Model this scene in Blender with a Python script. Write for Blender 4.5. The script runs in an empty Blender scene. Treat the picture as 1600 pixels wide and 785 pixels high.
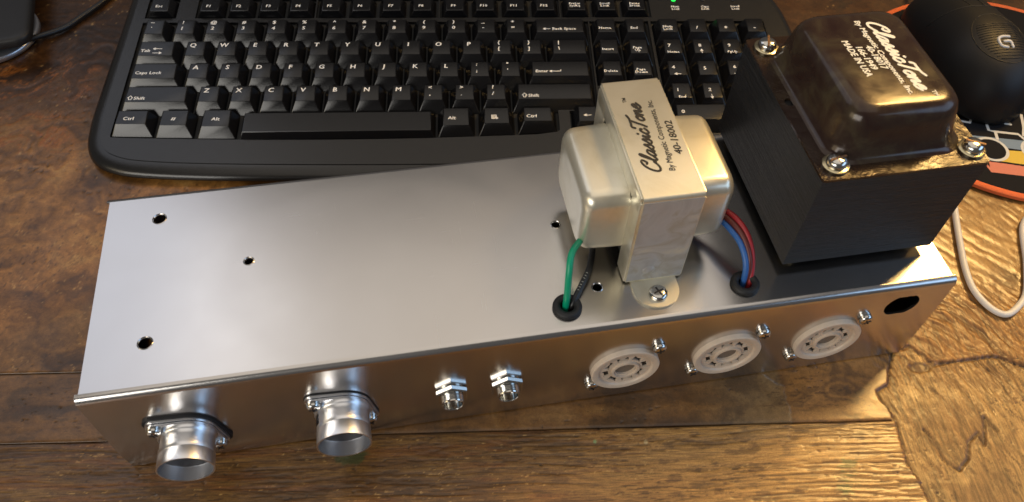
import bpy, bmesh, math, random
import numpy as np
from mathutils import Vector, Matrix, Euler

random.seed(7)
S = 0.001                       # everything below is written in millimetres
scene = bpy.context.scene
COL = scene.collection

# ------------------------------------------------------------------ camera
cam_d = bpy.data.cameras.new("camera")
cam = bpy.data.objects.new("camera", cam_d)
COL.objects.link(cam)
scene.camera = cam
YAW, PITCH, ROLL = -0.07654, 0.65403, 0.04434
cam_rot = (Matrix.Rotation(YAW, 4, 'Z') @ Matrix.Rotation(PITCH, 4, 'X') @ Matrix.Rotation(ROLL, 4, 'Z'))
cam.matrix_world = Matrix.Translation(Vector((207.2237, -344.1042, 346.6506)) * S) @ cam_rot
cam_d.sensor_fit = 'HORIZONTAL'
cam_d.sensor_width = 36.0
cam_d.lens = 36.0 * 1253.58 / 1600.0
cam_d.clip_start = 0.01
cam_d.clip_end = 50.0
cam_d.dof.use_dof = True
cam_d.dof.focus_distance = 0.405
cam_d.dof.aperture_fstop = 20.0

# ------------------------------------------------------------------ world, lamps, exposure
world = bpy.data.worlds.new("World")
scene.world = world
world.use_nodes = True
world.node_tree.nodes["Background"].inputs[0].default_value = (0.50, 0.47, 0.45, 1)
world.node_tree.nodes["Background"].inputs[1].default_value = 0.17
scene.view_settings.view_transform = 'Standard'
scene.view_settings.look = 'None'
scene.view_settings.exposure = 0.0
scene.view_settings.gamma = 1.0


def area(name, loc, target, sx, sy, power, color, roll=0.0):
    d = bpy.data.lights.new(name, 'AREA')
    d.shape = 'RECTANGLE'
    d.size, d.size_y = sx, sy
    d.energy = power
    d.color = color
    o = bpy.data.objects.new(name, d)
    COL.objects.link(o)
    v = Vector(target) - Vector(loc)
    o.matrix_world = Matrix.Translation(Vector(loc)) @ v.to_track_quat('-Z', 'Y').to_matrix().to_4x4() @ Matrix.Rotation(roll, 4, 'Z')
    return o


# warm low lamp beyond the right end of the chassis: golden patch and the shadows
wl = area("warm_lamp", (0.900, 0.330, 0.820), (0.41, -0.15, 0.03), 0.22, 0.22, 1.1, (1.0, 0.61, 0.20))
wl.data.spread = math.radians(58)
# big cool window beyond the left end of the desk
area("left_window", (-0.78, 0.78, 1.40), (0.10, -0.10, 0.05), 0.85, 0.9, 2.3, (0.84, 0.88, 1.0))
# pale ceiling bounce overhead
area("ceiling_bounce", (0.25, 0.22, 1.7), (0.25, 0.21, 0.0), 1.7, 2.05, 8.3, (1.0, 0.90, 0.78))
# blue window to the right
area("right_window", (1.25, -0.42, 0.62), (0.25, -0.18, 0.05), 0.9, 0.5, 3.4, (0.42, 0.66, 1.0))
# warm lit wall to the left of the viewer
area("left_wall", (-0.85, -0.72, 0.58), (0.15, -0.18, 0.05), 0.5, 0.5, 1.9, (1.0, 0.80, 0.50))
# bright door opening behind the viewer, to the left
area("rear_door", (-0.64, -1.24, 0.74), (0.12, 0.02, 0.03), 0.85, 0.62, 10.0, (1.0, 0.96, 0.89))


# ------------------------------------------------------------------ node helpers
def new_mat(name):
    m = bpy.data.materials.new(name)
    m.use_nodes = True
    nt = m.node_tree
    b = nt.nodes["Principled BSDF"]
    return m, nt, b


def N(nt, typ, **kw):
    n = nt.nodes.new(typ)
    for k, v in kw.items():
        if k == 'inp':
            for kk, vv in v.items():
                n.inputs[kk].default_value = vv
        else:
            setattr(n, k, v)
    return n


def L(nt, a, b):
    nt.links.new(a, b)


def texco(nt, scale=(1, 1, 1), rot=(0, 0, 0)):
    t = N(nt, 'ShaderNodeTexCoord')
    m = N(nt, 'ShaderNodeMapping')
    m.inputs['Scale'].default_value = scale
    m.inputs['Rotation'].default_value = rot
    L(nt, t.outputs['Object'], m.inputs['Vector'])
    return m.outputs[0]


def noise(nt, vec, scale, detail=4, rough=0.55, dist=0.0):
    n = N(nt, 'ShaderNodeTexNoise')
    n.inputs['Scale'].default_value = scale
    n.inputs['Detail'].default_value = detail
    n.inputs['Roughness'].default_value = rough
    n.inputs['Distortion'].default_value = dist
    L(nt, vec, n.inputs['Vector'])
    return n.outputs['Fac']


def ramp(nt, fac, stops):
    r = N(nt, 'ShaderNodeValToRGB')
    el = r.color_ramp.elements
    el[0].position, el[0].color = stops[0][0], (*stops[0][1], 1)
    el[1].position, el[1].color = stops[-1][0], (*stops[-1][1], 1)
    for p, c in stops[1:-1]:
        e = el.new(p)
        e.color = (*c, 1)
    L(nt, fac, r.inputs[0])
    return r.outputs[0]


def maprange(nt, fac, a, b, c, d):
    r = N(nt, 'ShaderNodeMapRange')
    for i, v in enumerate((a, b, c, d)):
        r.inputs[i + 1].default_value = v
    L(nt, fac, r.inputs[0])
    return r.outputs[0]


def bump(nt, h, b, strength, dist):
    n = N(nt, 'ShaderNodeBump')
    n.inputs['Strength'].default_value = strength
    n.inputs['Distance'].default_value = dist
    L(nt, h, n.inputs['Height'])
    L(nt, n.outputs[0], b.inputs['Normal'])
    return n


def simple(name, col, rough=0.5, metal=0.0, spec=0.5, coat=0.0, grain=0.0, gscale=900, bumpd=0.0, rvar=0.0):
    m, nt, b = new_mat(name)
    b.inputs['Base Color'].default_value = (*col, 1)
    b.inputs['Roughness'].default_value = rough
    b.inputs['Metallic'].default_value = metal
    b.inputs['Specular IOR Level'].default_value = spec
    b.inputs['Coat Weight'].default_value = coat
    b.inputs['Coat Roughness'].default_value = 0.12
    if grain or bumpd or rvar:
        v = texco(nt)
        f = noise(nt, v, gscale, 4, 0.6)
        if grain:
            lo = tuple(c * (1 - grain) for c in col)
            hi = tuple(min(1, c * (1 + grain)) for c in col)
            L(nt, ramp(nt, f, [(0.3, lo), (0.7, hi)]), b.inputs['Base Color'])
        if rvar:
            f2 = noise(nt, v, 45, 5, 0.6)
            L(nt, maprange(nt, f2, 0.3, 0.7, rough - rvar, rough + rvar), b.inputs['Roughness'])
        if bumpd:
            bump(nt, f, b, 0.5, bumpd)
    return m


# ------------------------------------------------------------------ materials
def steel_mat():
    m, nt, b = new_mat("brushed_steel")
    b.inputs['Metallic'].default_value = 1.0
    v = texco(nt)
    f = noise(nt, v, 14, 6, 0.6, 0.4)
    L(nt, ramp(nt, f, [(0.25, (0.60, 0.578, 0.56)), (0.75, (0.645, 0.625, 0.61))]), b.inputs['Base Color'])
    f3 = noise(nt, v, 9, 3, 0.5, 1.5)
    f4 = noise(nt, v, 38, 5, 0.6, 0.6)
    sc1 = noise(nt, texco(nt, (30, 1600, 30), (0, 0, 0.35)), 1.0, 3, 0.6)
    sc2 = noise(nt, texco(nt, (1500, 24, 1500), (0, 0, 0.12)), 1.0, 3, 0.6)
    mx = N(nt, 'ShaderNodeMath', operation='MAXIMUM')
    L(nt, maprange(nt, sc1, 0.70, 0.82, 0, 0.05), mx.inputs[0]); L(nt, maprange(nt, sc2, 0.70, 0.82, 0, 0.05), mx.inputs[1])
    # faint curved wipe mark left by a cloth
    tc = N(nt, 'ShaderNodeTexCoord')
    mp = N(nt, 'ShaderNodeMapping')
    mp.inputs['Location'].default_value = (-0.118 * 9.5, -0.047 * 13, -0.062)
    mp.inputs['Scale'].default_value = (9.5, 13, 1)
    L(nt, tc.outputs['Object'], mp.inputs['Vector'])
    ln = N(nt, 'ShaderNodeVectorMath', operation='LENGTH')
    L(nt, mp.outputs[0], ln.inputs[0])
    ad0 = N(nt, 'ShaderNodeMath', operation='ADD')
    L(nt, ln.outputs['Value'], ad0.inputs[0]); L(nt, maprange(nt, f4, 0, 1, -0.09, 0.09), ad0.inputs[1])
    wipe = maprange(nt, ad0.outputs[0], 0.60, 0.70, 0.03, 0.0)
    s0 = N(nt, 'ShaderNodeMath', operation='ADD'); s1 = N(nt, 'ShaderNodeMath', operation='ADD'); s2 = N(nt, 'ShaderNodeMath', operation='ADD')
    L(nt, maprange(nt, f3, 0.2, 0.8, 0.205, 0.245), s0.inputs[0]); L(nt, maprange(nt, f4, 0.2, 0.8, -0.014, 0.014), s0.inputs[1])
    L(nt, s0.outputs[0], s1.inputs[0]); L(nt, mx.outputs[0], s1.inputs[1])
    L(nt, s1.outputs[0], s2.inputs[0]); L(nt, wipe, s2.inputs[1])
    L(nt, s2.outputs[0], b.inputs['Roughness'])
    return m


def cream_zinc_mat():
    m, nt, b = new_mat("cream_zinc")
    v = texco(nt)
    f = noise(nt, v, 55, 5, 0.6, 0.8)
    f2 = noise(nt, v, 30, 3, 0.5)
    L(nt, ramp(nt, f, [(0.20, (0.58, 0.50, 0.34)), (0.34, (0.74, 0.69, 0.54)), (0.50, (0.80, 0.755, 0.615)), (0.75, (0.83, 0.79, 0.66))]), b.inputs['Base Color'])
    L(nt, maprange(nt, f2, 0.3, 0.7, 0.27, 0.36), b.inputs['Roughness'])
    b.inputs['Metallic'].default_value = 0.72
    bump(nt, f, b, 0.08, 0.0004)
    return m


def zinc_strap_mat():
    m, nt, b = new_mat("spangled_zinc")
    v = texco(nt)
    f = noise(nt, v, 60, 4, 0.5, 0.9)
    L(nt, ramp(nt, f, [(0.30, (0.40, 0.39, 0.39)), (0.42, (0.46, 0.46, 0.46)), (0.50, (0.40, 0.37, 0.32)), (0.58, (0.47, 0.46, 0.44)), (0.70, (0.58, 0.54, 0.44))]), b.inputs['Base Color'])
    L(nt, maprange(nt, f, 0.3, 0.7, 0.36, 0.5), b.inputs['Roughness'])
    b.inputs['Metallic'].default_value = 0.35
    return m


def brown_enamel_mat(name, dark, mid, light, rough, bstr, bdist, bscale):
    m, nt, b = new_mat(name)
    v = texco(nt)
    f = noise(nt, v, 75, 6, 0.62, 0.6)
    L(nt, ramp(nt, f, [(0.32, dark), (0.5, mid), (0.66, light)]), b.inputs['Base Color'])
    L(nt, maprange(nt, noise(nt, v, 120, 4), 0.3, 0.7, rough - 0.06, rough + 0.08), b.inputs['Roughness'])
    b.inputs['Metallic'].default_value = 0.15
    b.inputs['Specular IOR Level'].default_value = 0.3
    b.inputs['Coat Weight'].default_value = 0.18
    b.inputs['Coat Roughness'].default_value = 0.11
    h = noise(nt, v, bscale, 4, 0.55, 0.4)
    bump(nt, h, b, bstr, bdist)
    return m


def lamination_mat():
    m, nt, b = new_mat("black_laminations")
    v = texco(nt, (25, 25, 1500))
    f = noise(nt, v, 1.0, 4, 0.7)
    L(nt, ramp(nt, f, [(0.3, (0.005, 0.005, 0.0056)), (0.75, (0.030, 0.031, 0.034))]), b.inputs['Base Color'])
    L(nt, maprange(nt, f, 0.3, 0.7, 0.32, 0.55), b.inputs['Roughness'])
    b.inputs['Specular IOR Level'].default_value = 0.3
    bump(nt, f, b, 0.75, 0.0012)
    return m


def wire_mat(name, col):
    return simple(name, col, 0.38, 0, 0.5)


M = {}
M['steel'] = steel_mat()
M['alu'] = simple("aluminium", (0.80, 0.81, 0.84), 0.33, 1.0, rvar=0.07)
M['alu_in'] = simple("aluminium_shaded", (0.52, 0.53, 0.56), 0.45, 1.0, rvar=0.06)  # aluminium darkened to carry the shade inside the tubes
M['cream'] = cream_zinc_mat()
M['strap'] = zinc_strap_mat()
M['enamel'] = brown_enamel_mat("brown_enamel", (0.028, 0.014, 0.012), (0.040, 0.025, 0.018), (0.064, 0.049, 0.029), 0.19, 0.16, 0.0005, 80)
M['enamel_plate'] = brown_enamel_mat("brown_enamel_plate", (0.022, 0.010, 0.008), (0.030, 0.017, 0.011), (0.040, 0.026, 0.014), 0.20, 0.4, 0.0011, 150)
M['lam'] = lamination_mat()
M['chrome'] = simple("nickel_plate", (0.60, 0.59, 0.56), 0.17, 1.0, rvar=0.04)
M['brass'] = simple("brassy_zinc", (0.62, 0.54, 0.36), 0.22, 1.0, rvar=0.06)
M['recess'] = simple("recess_dark", (0.03, 0.03, 0.035), 0.4, 0.6, grain=0.2)
M['slotmetal'] = simple("slot_brown", (0.16, 0.09, 0.05), 0.5, 0.6, grain=0.3)
M['ceramic'] = simple("beige_ceramic", (0.60, 0.50, 0.40), 0.38, 0, 0.5, grain=0.06, gscale=400, bumpd=0.00006)
M['pit'] = simple("pit_dark", (0.02, 0.017, 0.015), 0.6, grain=0.2)
M['ceramic_shaded'] = simple("ceramic_shaded", (0.17, 0.135, 0.105), 0.55, grain=0.15)  # beige ceramic with the keyway's shade put into its colour
M['rubber'] = simple("black_rubber", (0.016, 0.016, 0.017), 0.55, 0, 0.4, grain=0.2, bumpd=0.00008)
M['case'] = simple("keyboard_case_black", (0.011, 0.011, 0.0115), 0.27, 0, 0.5, grain=0.12, gscale=1500, bumpd=0.00006)
M['keycap'] = simple("keycap_black", (0.0045, 0.0045, 0.0055), 0.20, 0, 0.45, grain=0.12, gscale=1400, bumpd=0.00004)
M['well'] = simple("key_well_black", (0.004, 0.004, 0.004), 0.7, grain=0.1)
M['legend'] = simple("legend_white", (0.85, 0.85, 0.85), 0.5, grain=0.03)
M['ink_black'] = simple("ink_black", (0.014, 0.013, 0.013), 0.5, grain=0.1)
M['ink_white'] = simple("ink_white", (0.80, 0.80, 0.74), 0.45, grain=0.04)
M['wire_green'] = wire_mat("wire_green", (0.0, 0.33, 0.17))
M['wire_black'] = wire_mat("wire_black", (0.012, 0.012, 0.013))
M['wire_red'] = wire_mat("wire_red", (0.36, 0.022, 0.03))
M['wire_brown'] = wire_mat("wire_brown", (0.13, 0.028, 0.022))
M['wire_blue'] = wire_mat("wire_blue", (0.035, 0.13, 0.40))
M['cable_white'] = simple("cable_white", (0.68, 0.66, 0.62), 0.42, grain=0.04)
M['cable_black'] = simple("cable_black", (0.012, 0.012, 0.014), 0.35, grain=0.1)
M['mouse'] = simple("mouse_black", (0.006, 0.006, 0.007), 0.5, 0, 0.35, grain=0.12, gscale=1500, bumpd=0.00005)
M['mouse_gloss'] = simple("mouse_gloss", (0.009, 0.009, 0.010), 0.42, 0, 0.35, grain=0.1)
M['logo'] = simple("logo_grey", (0.56, 0.58, 0.62), 0.4, grain=0.03)
M['pad'] = simple("pad_cloth_black", (0.008, 0.008, 0.010), 0.85, 0, 0.2, grain=0.3, gscale=2500, bumpd=0.0002)
M['pad_white'] = simple("pad_print_white", (0.62, 0.62, 0.60), 0.85, 0, 0.2, grain=0.08, gscale=2500)
M['pad_blue'] = simple("pad_print_blue", (0.20, 0.27, 0.36), 0.85, 0, 0.2, grain=0.08, gscale=2500)
M['pad_yellow'] = simple("pad_print_yellow", (0.68, 0.48, 0.08), 0.85, 0, 0.2, grain=0.08, gscale=2500)
M['pad_pink'] = simple("pad_print_pink", (0.62, 0.22, 0.15), 0.85, 0, 0.2, grain=0.08, gscale=2500)
M['pad_rim'] = simple("pad_stitch_orange", (0.72, 0.16, 0.055), 0.8, 0, 0.2, grain=0.12, gscale=1800, bumpd=0.0002)
M['stand_top'] = simple("stand_black", (0.011, 0.011, 0.012), 0.5, grain=0.15, bumpd=0.00006)
M['stand_rim'] = simple("stand_silver", (0.55, 0.56, 0.60), 0.3, 0.9, rvar=0.05)

led, nt_, b_ = new_mat("led_green")
b_.inputs['Base Color'].default_value = (0.0, 0.5, 0.05, 1)
b_.inputs['Emission Color'].default_value = (0.02, 1.0, 0.08, 1)
b_.inputs['Emission Strength'].default_value = 1.6
M['led'] = led


# ------------------------------------------------------------------ object helpers
def empty(name, loc, rot=(0, 0, 0), parent=None):
    o = bpy.data.objects.new(name, None)
    o.empty_display_size = 0.01
    COL.objects.link(o)
    o.location = Vector(loc) * S
    o.rotation_euler = rot
    if parent:
        o.parent = parent
    return o


def tag(o, label=None, cat=None, group=None, kind=None):
    if label: o['label'] = label
    if cat: o['category'] = cat
    if group: o['group'] = group
    if kind: o['kind'] = kind
    return o


def link_mesh(name, me, mat, parent=None, smooth=35):
    if mat is not None:
        me.materials.clear()
        me.materials.append(mat)
    if smooth:
        me.shade_smooth()
        me.set_sharp_from_angle(angle=math.radians(smooth))
    o = bpy.data.objects.new(name, me)
    COL.objects.link(o)
    if parent:
        o.parent = parent
    return o


def obj(name, bm, mat, parent=None, smooth=35, matrix=None):
    if matrix is not None:
        bmesh.ops.transform(bm, matrix=matrix, verts=bm.verts)
    bmesh.ops.recalc_face_normals(bm, faces=bm.faces)
    bmesh.ops.scale(bm, vec=(S, S, S), verts=bm.verts)
    me = bpy.data.meshes.new(name)
    bm.to_mesh(me)
    bm.free()
    return link_mesh(name, me, mat, parent, smooth)


def dup(o, parent, loc=None):
    c = o.copy()
    COL.objects.link(c)
    c.parent = parent
    if loc is not None:
        c.location = Vector(loc) * S
    return c


def FACE(x, z, y=0.0):          # local +z points out of the front panel (-y)
    return Matrix.Translation((x, y, z)) @ Matrix.Rotation(math.pi / 2, 4, 'X')


def T(x, y, z):
    return Matrix.Translation((x, y, z))


def loft(bm, rings, cap0=True, cap1=True, closed=True, M_=None):
    vs = []
    for r in rings:
        vs.append([bm.verts.new((M_ @ Vector(p)) if M_ is not None else p) for p in r])
    n = len(vs[0])
    for a, b in zip(vs, vs[1:]):
        for i in range(n if closed else n - 1):
            j = (i + 1) % n
            bm.faces.new((a[i], a[j], b[j], b[i]))
    if cap0: bm.faces.new(list(reversed(vs[0])))
    if cap1: bm.faces.new(vs[-1])
    return vs


def circle(r, z, n=32, cx=0, cy=0, a0=0.0):
    return [(cx + r * math.cos(a0 + 2 * math.pi * i / n), cy + r * math.sin(a0 + 2 * math.pi * i / n), z) for i in range(n)]


def lathe(bm, prof, n=32, M_=None, cap0=True, cap1=True):
    return loft(bm, [circle(r, z, n) for r, z in prof], cap0, cap1, True, M_)


def ring_lathe(bm, prof, n=32, M_=None):     # closed profile: torus-like body
    loft(bm, [circle(r, z, n) for r, z in prof] + [circle(*prof[0], n)], False, False, True, M_)
    bmesh.ops.remove_doubles(bm, verts=bm.verts, dist=1e-5)


def rrect(x0, x1, y0, y1, r, z, n=6):
    pts = []
    for cx, cy, a in ((x1 - r, y1 - r, 0), (x0 + r, y1 - r, 90), (x0 + r, y0 + r, 180), (x1 - r, y0 + r, 270)):
        for i in range(n + 1):
            t = math.radians(a + 90 * i / n)
            pts.append((cx + r * math.cos(t), cy + r * math.sin(t), z))
    return pts


def box(bm, x0, x1, y0, y1, z0, z1, M_=None, bev=0.0, seg=2):
    b2 = bmesh.new()
    vs = [b2.verts.new((x, y, z)) for z in (z0, z1) for y in (y0, y1) for x in (x0, x1)]
    for f in ((0, 2, 3, 1), (4, 5, 7, 6), (0, 1, 5, 4), (2, 6, 7, 3), (0, 4, 6, 2), (1, 3, 7, 5)):
        b2.faces.new([vs[i] for i in f])
    if bev:
        bmesh.ops.bevel(b2, geom=list(b2.edges), offset=bev, segments=seg, affect='EDGES', profile=0.5)
    if M_ is not None:
        bmesh.ops.transform(b2, matrix=M_, verts=b2.verts)
    join(bm, b2)


def join(bm, b2):
    me = bpy.data.meshes.new("tmp")
    b2.to_mesh(me); b2.free()
    bm.from_mesh(me)
    bpy.data.meshes.remove(me)


def catmull(pts, k=8):
    P = [Vector(p) for p in pts]
    if len(P) < 3:
        return P
    P = [2 * P[0] - P[1]] + P + [2 * P[-1] - P[-2]]
    out = []
    for i in range(1, len(P) - 2):
        p0, p1, p2, p3 = P[i - 1:i + 3]
        for j in range(k):
            t = j / k
            out.append(0.5 * ((2 * p1) + (p2 - p0) * t + (2 * p0 - 5 * p1 + 4 * p2 - p3) * t * t + (3 * p1 - p0 - 3 * p2 + p3) * t ** 3))
    out.append(P[-2])
    return out


def tube(bm, pts, r, n=10, k=8, smooth=True, flat=1.0):
    P = catmull(pts, k) if smooth else [Vector(p) for p in pts]
    up = Vector((0, 0, 1))
    rings = []
    prev = None
    for i, p in enumerate(P):
        t = (P[min(i + 1, len(P) - 1)] - P[max(i - 1, 0)])
        if t.length < 1e-9: t = Vector((1, 0, 0))
        t.normalize()
        if flat < 1.0:
            a = Vector((-t.y, t.x, 0)).normalized(); b = up
        else:
            if prev is None:
                a = t.cross(up)
                if a.length < 1e-3: a = t.cross(Vector((1, 0, 0)))
                a.normalize()
            else:
                a = (prev - t * prev.dot(t)).normalized()
            b = t.cross(a); prev = a
        rings.append((p, a, b, t))

    def rg(c, a, b, rr):
        return [c + a * (rr * math.cos(2 * math.pi * i / n)) + b * (rr * flat * math.sin(2 * math.pi * i / n)) for i in range(n)]
    p, a, b, t = rings[0]
    R = [rg(p - t * r * 0.85, a, b, r * 0.5), ]
    R += [rg(p, a, b, r) for p, a, b, t in rings]
    p, a, b, t = rings[-1]
    R += [rg(p + t * r * 0.85, a, b, r * 0.5)]
    loft(bm, R)


def fill_plate(outline, holes, z0, z1):
    """flat plate with real holes (2D curve fill), returned as bmesh in mm"""
    cu = bpy.data.curves.new("tmp", 'CURVE')
    cu.dimensions = '2D'
    cu.fill_mode = 'BOTH'
    cu.extrude = (z1 - z0) / 2
    for loop in [outline] + holes:
        sp = cu.splines.new('POLY')
        sp.points.add(len(loop) - 1)
        for p, q in zip(sp.points, loop):
            p.co = (q[0], q[1], 0, 1)
        sp.use_cyclic_u = True
    o = bpy.data.objects.new("tmp", cu)
    me = bpy.data.meshes.new_from_object(o)
    bpy.data.objects.remove(o)
    bpy.data.curves.remove(cu)
    bm = bmesh.new()
    bm.from_mesh(me)
    bpy.data.meshes.remove(me)
    bmesh.ops.translate(bm, vec=(0, 0, (z0 + z1) / 2), verts=bm.verts)
    bmesh.ops.remove_doubles(bm, verts=bm.verts, dist=1e-4)
    return bm


def c2(r, cx, cy, n=24):
    return [(cx + r * math.cos(2 * math.pi * i / n), cy + r * math.sin(2 * math.pi * i / n)) for i in range(n)]


def text_bm(s, size, shear=0.0, bold=0.0, align='LEFT', res=2, spacing=1.0, line=0.85, xs=1.0, embolden=0.0):
    cu = bpy.data.curves.new("tmp", 'FONT')
    cu.body = s
    cu.size = size
    cu.shear = shear
    cu.offset = bold
    cu.align_x = align
    cu.align_y = 'CENTER'
    cu.space_character = spacing
    cu.space_line = line
    cu.resolution_u = res
    cu.fill_mode = 'FRONT'
    o = bpy.data.objects.new("tmp", cu)
    me = bpy.data.meshes.new_from_object(o)
    bpy.data.objects.remove(o)
    bpy.data.curves.remove(cu)
    bm = bmesh.new()
    bm.from_mesh(me)
    bpy.data.meshes.remove(me)
    if bold and max(abs(c) for v in bm.verts for c in v.co[:2]) > size * (len(s) + 3):
        bm.free()
        return text_bm(s, size, shear, 0.0, align, res, spacing, line, xs, embolden)
    if embolden:
        src = bm.copy()
        for i_, (qx, qy) in enumerate(((1, 0), (-1, 0), (0, 1), (0, -1))):
            c = src.copy()
            bmesh.ops.translate(c, vec=(qx * embolden * size, qy * embolden * size * .7, .004 * (i_ + 1)), verts=c.verts)
            join(bm, c)
        src.free()
    if xs != 1.0:
        bmesh.ops.scale(bm, vec=(xs, 1, 1), verts=bm.verts)
    return bm


# ------------------------------------------------------------------ the desk
rng = np.random.RandomState(11)


def vnoise(x, y, seed):
    r = np.random.RandomState(seed)
    tab = r.rand(256, 256)
    xi = np.floor(x).astype(int); yi = np.floor(y).astype(int)
    fx = x - xi; fy = y - yi
    fx = fx * fx * (3 - 2 * fx); fy = fy * fy * (3 - 2 * fy)
    a = tab[xi & 255, yi & 255]; b = tab[(xi + 1) & 255, yi & 255]
    c = tab[xi & 255, (yi + 1) & 255]; d = tab[(xi + 1) & 255, (yi + 1) & 255]
    return (a * (1 - fx) + b * fx) * (1 - fy) + (c * (1 - fx) + d * fx) * fy


def fbm(x, y, seed, octv=5, gain=0.55):
    s = 0; w = 1; t = 0
    for i in range(octv):
        s = s + w * vnoise(x * 2 ** i + 17.3 * i, y * 2 ** i - 9.1 * i, seed + i)
        t += w; w *= gain
    return s / t


def sstep(x, a, b):
    t = np.clip((x - a) / (b - a), 0, 1)
    return t * t * (3 - 2 * t)


def polydist(X, Y, pts):
    d = np.full(X.shape, 1e9)
    for (ax, ay), (bx, by) in zip(pts, pts[1:]):
        vx, vy = bx - ax, by - ay
        t = np.clip(((X - ax) * vx + (Y - ay) * vy) / (vx * vx + vy * vy), 0, 1)
        d = np.minimum(d, np.hypot(X - ax - t * vx, Y - ay - t * vy))
    return d


SEAMS = [-430.0, -184.0, -148.0, 700.0]
CRACK1 = [(417.2, -146.3), (412.2, -156.1), (408.7, -164.9), (402.4, -168.2), (402.7, -173.4), (404.7, -176.8), (406.2, -185.2), (405.4, -194.9), (404.6, -205.8), (407.5, -213.9), (409, -230)]
CRACK3 = [(417.2, -146.3), (426.4, -143.6), (432.4, -150.0), (435.5, -154.9), (442.6, -153.6), (452.9, -152.4), (462.7, -151.2), (470.2, -150.6), (480.8, -156.8), (500, -154)]
FLAKE = [(418.3, -188.8), (420.6, -195.3), (422.2, -203.2), (427.3, -209.6), (434.2, -203.6), (437.3, -195.8), (443.8, -191.2), (444.3, -197.6), (450.2, -183.1), (453.5, -190.5)]
PATCH = [(343, -150), (348.8, -158.0), (356.6, -165.2), (355.7, -177.1), (353.3, -190.2)]


def ramp_np(f, stops):
    xs = [s[0] for s in stops]
    return np.stack([np.interp(f, xs, [s[1][i] for s in stops]) for i in range(3)], -1)


def mixc(a, b, t):
    return a * (1 - t[..., None]) + np.array(b) * t[..., None]


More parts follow.
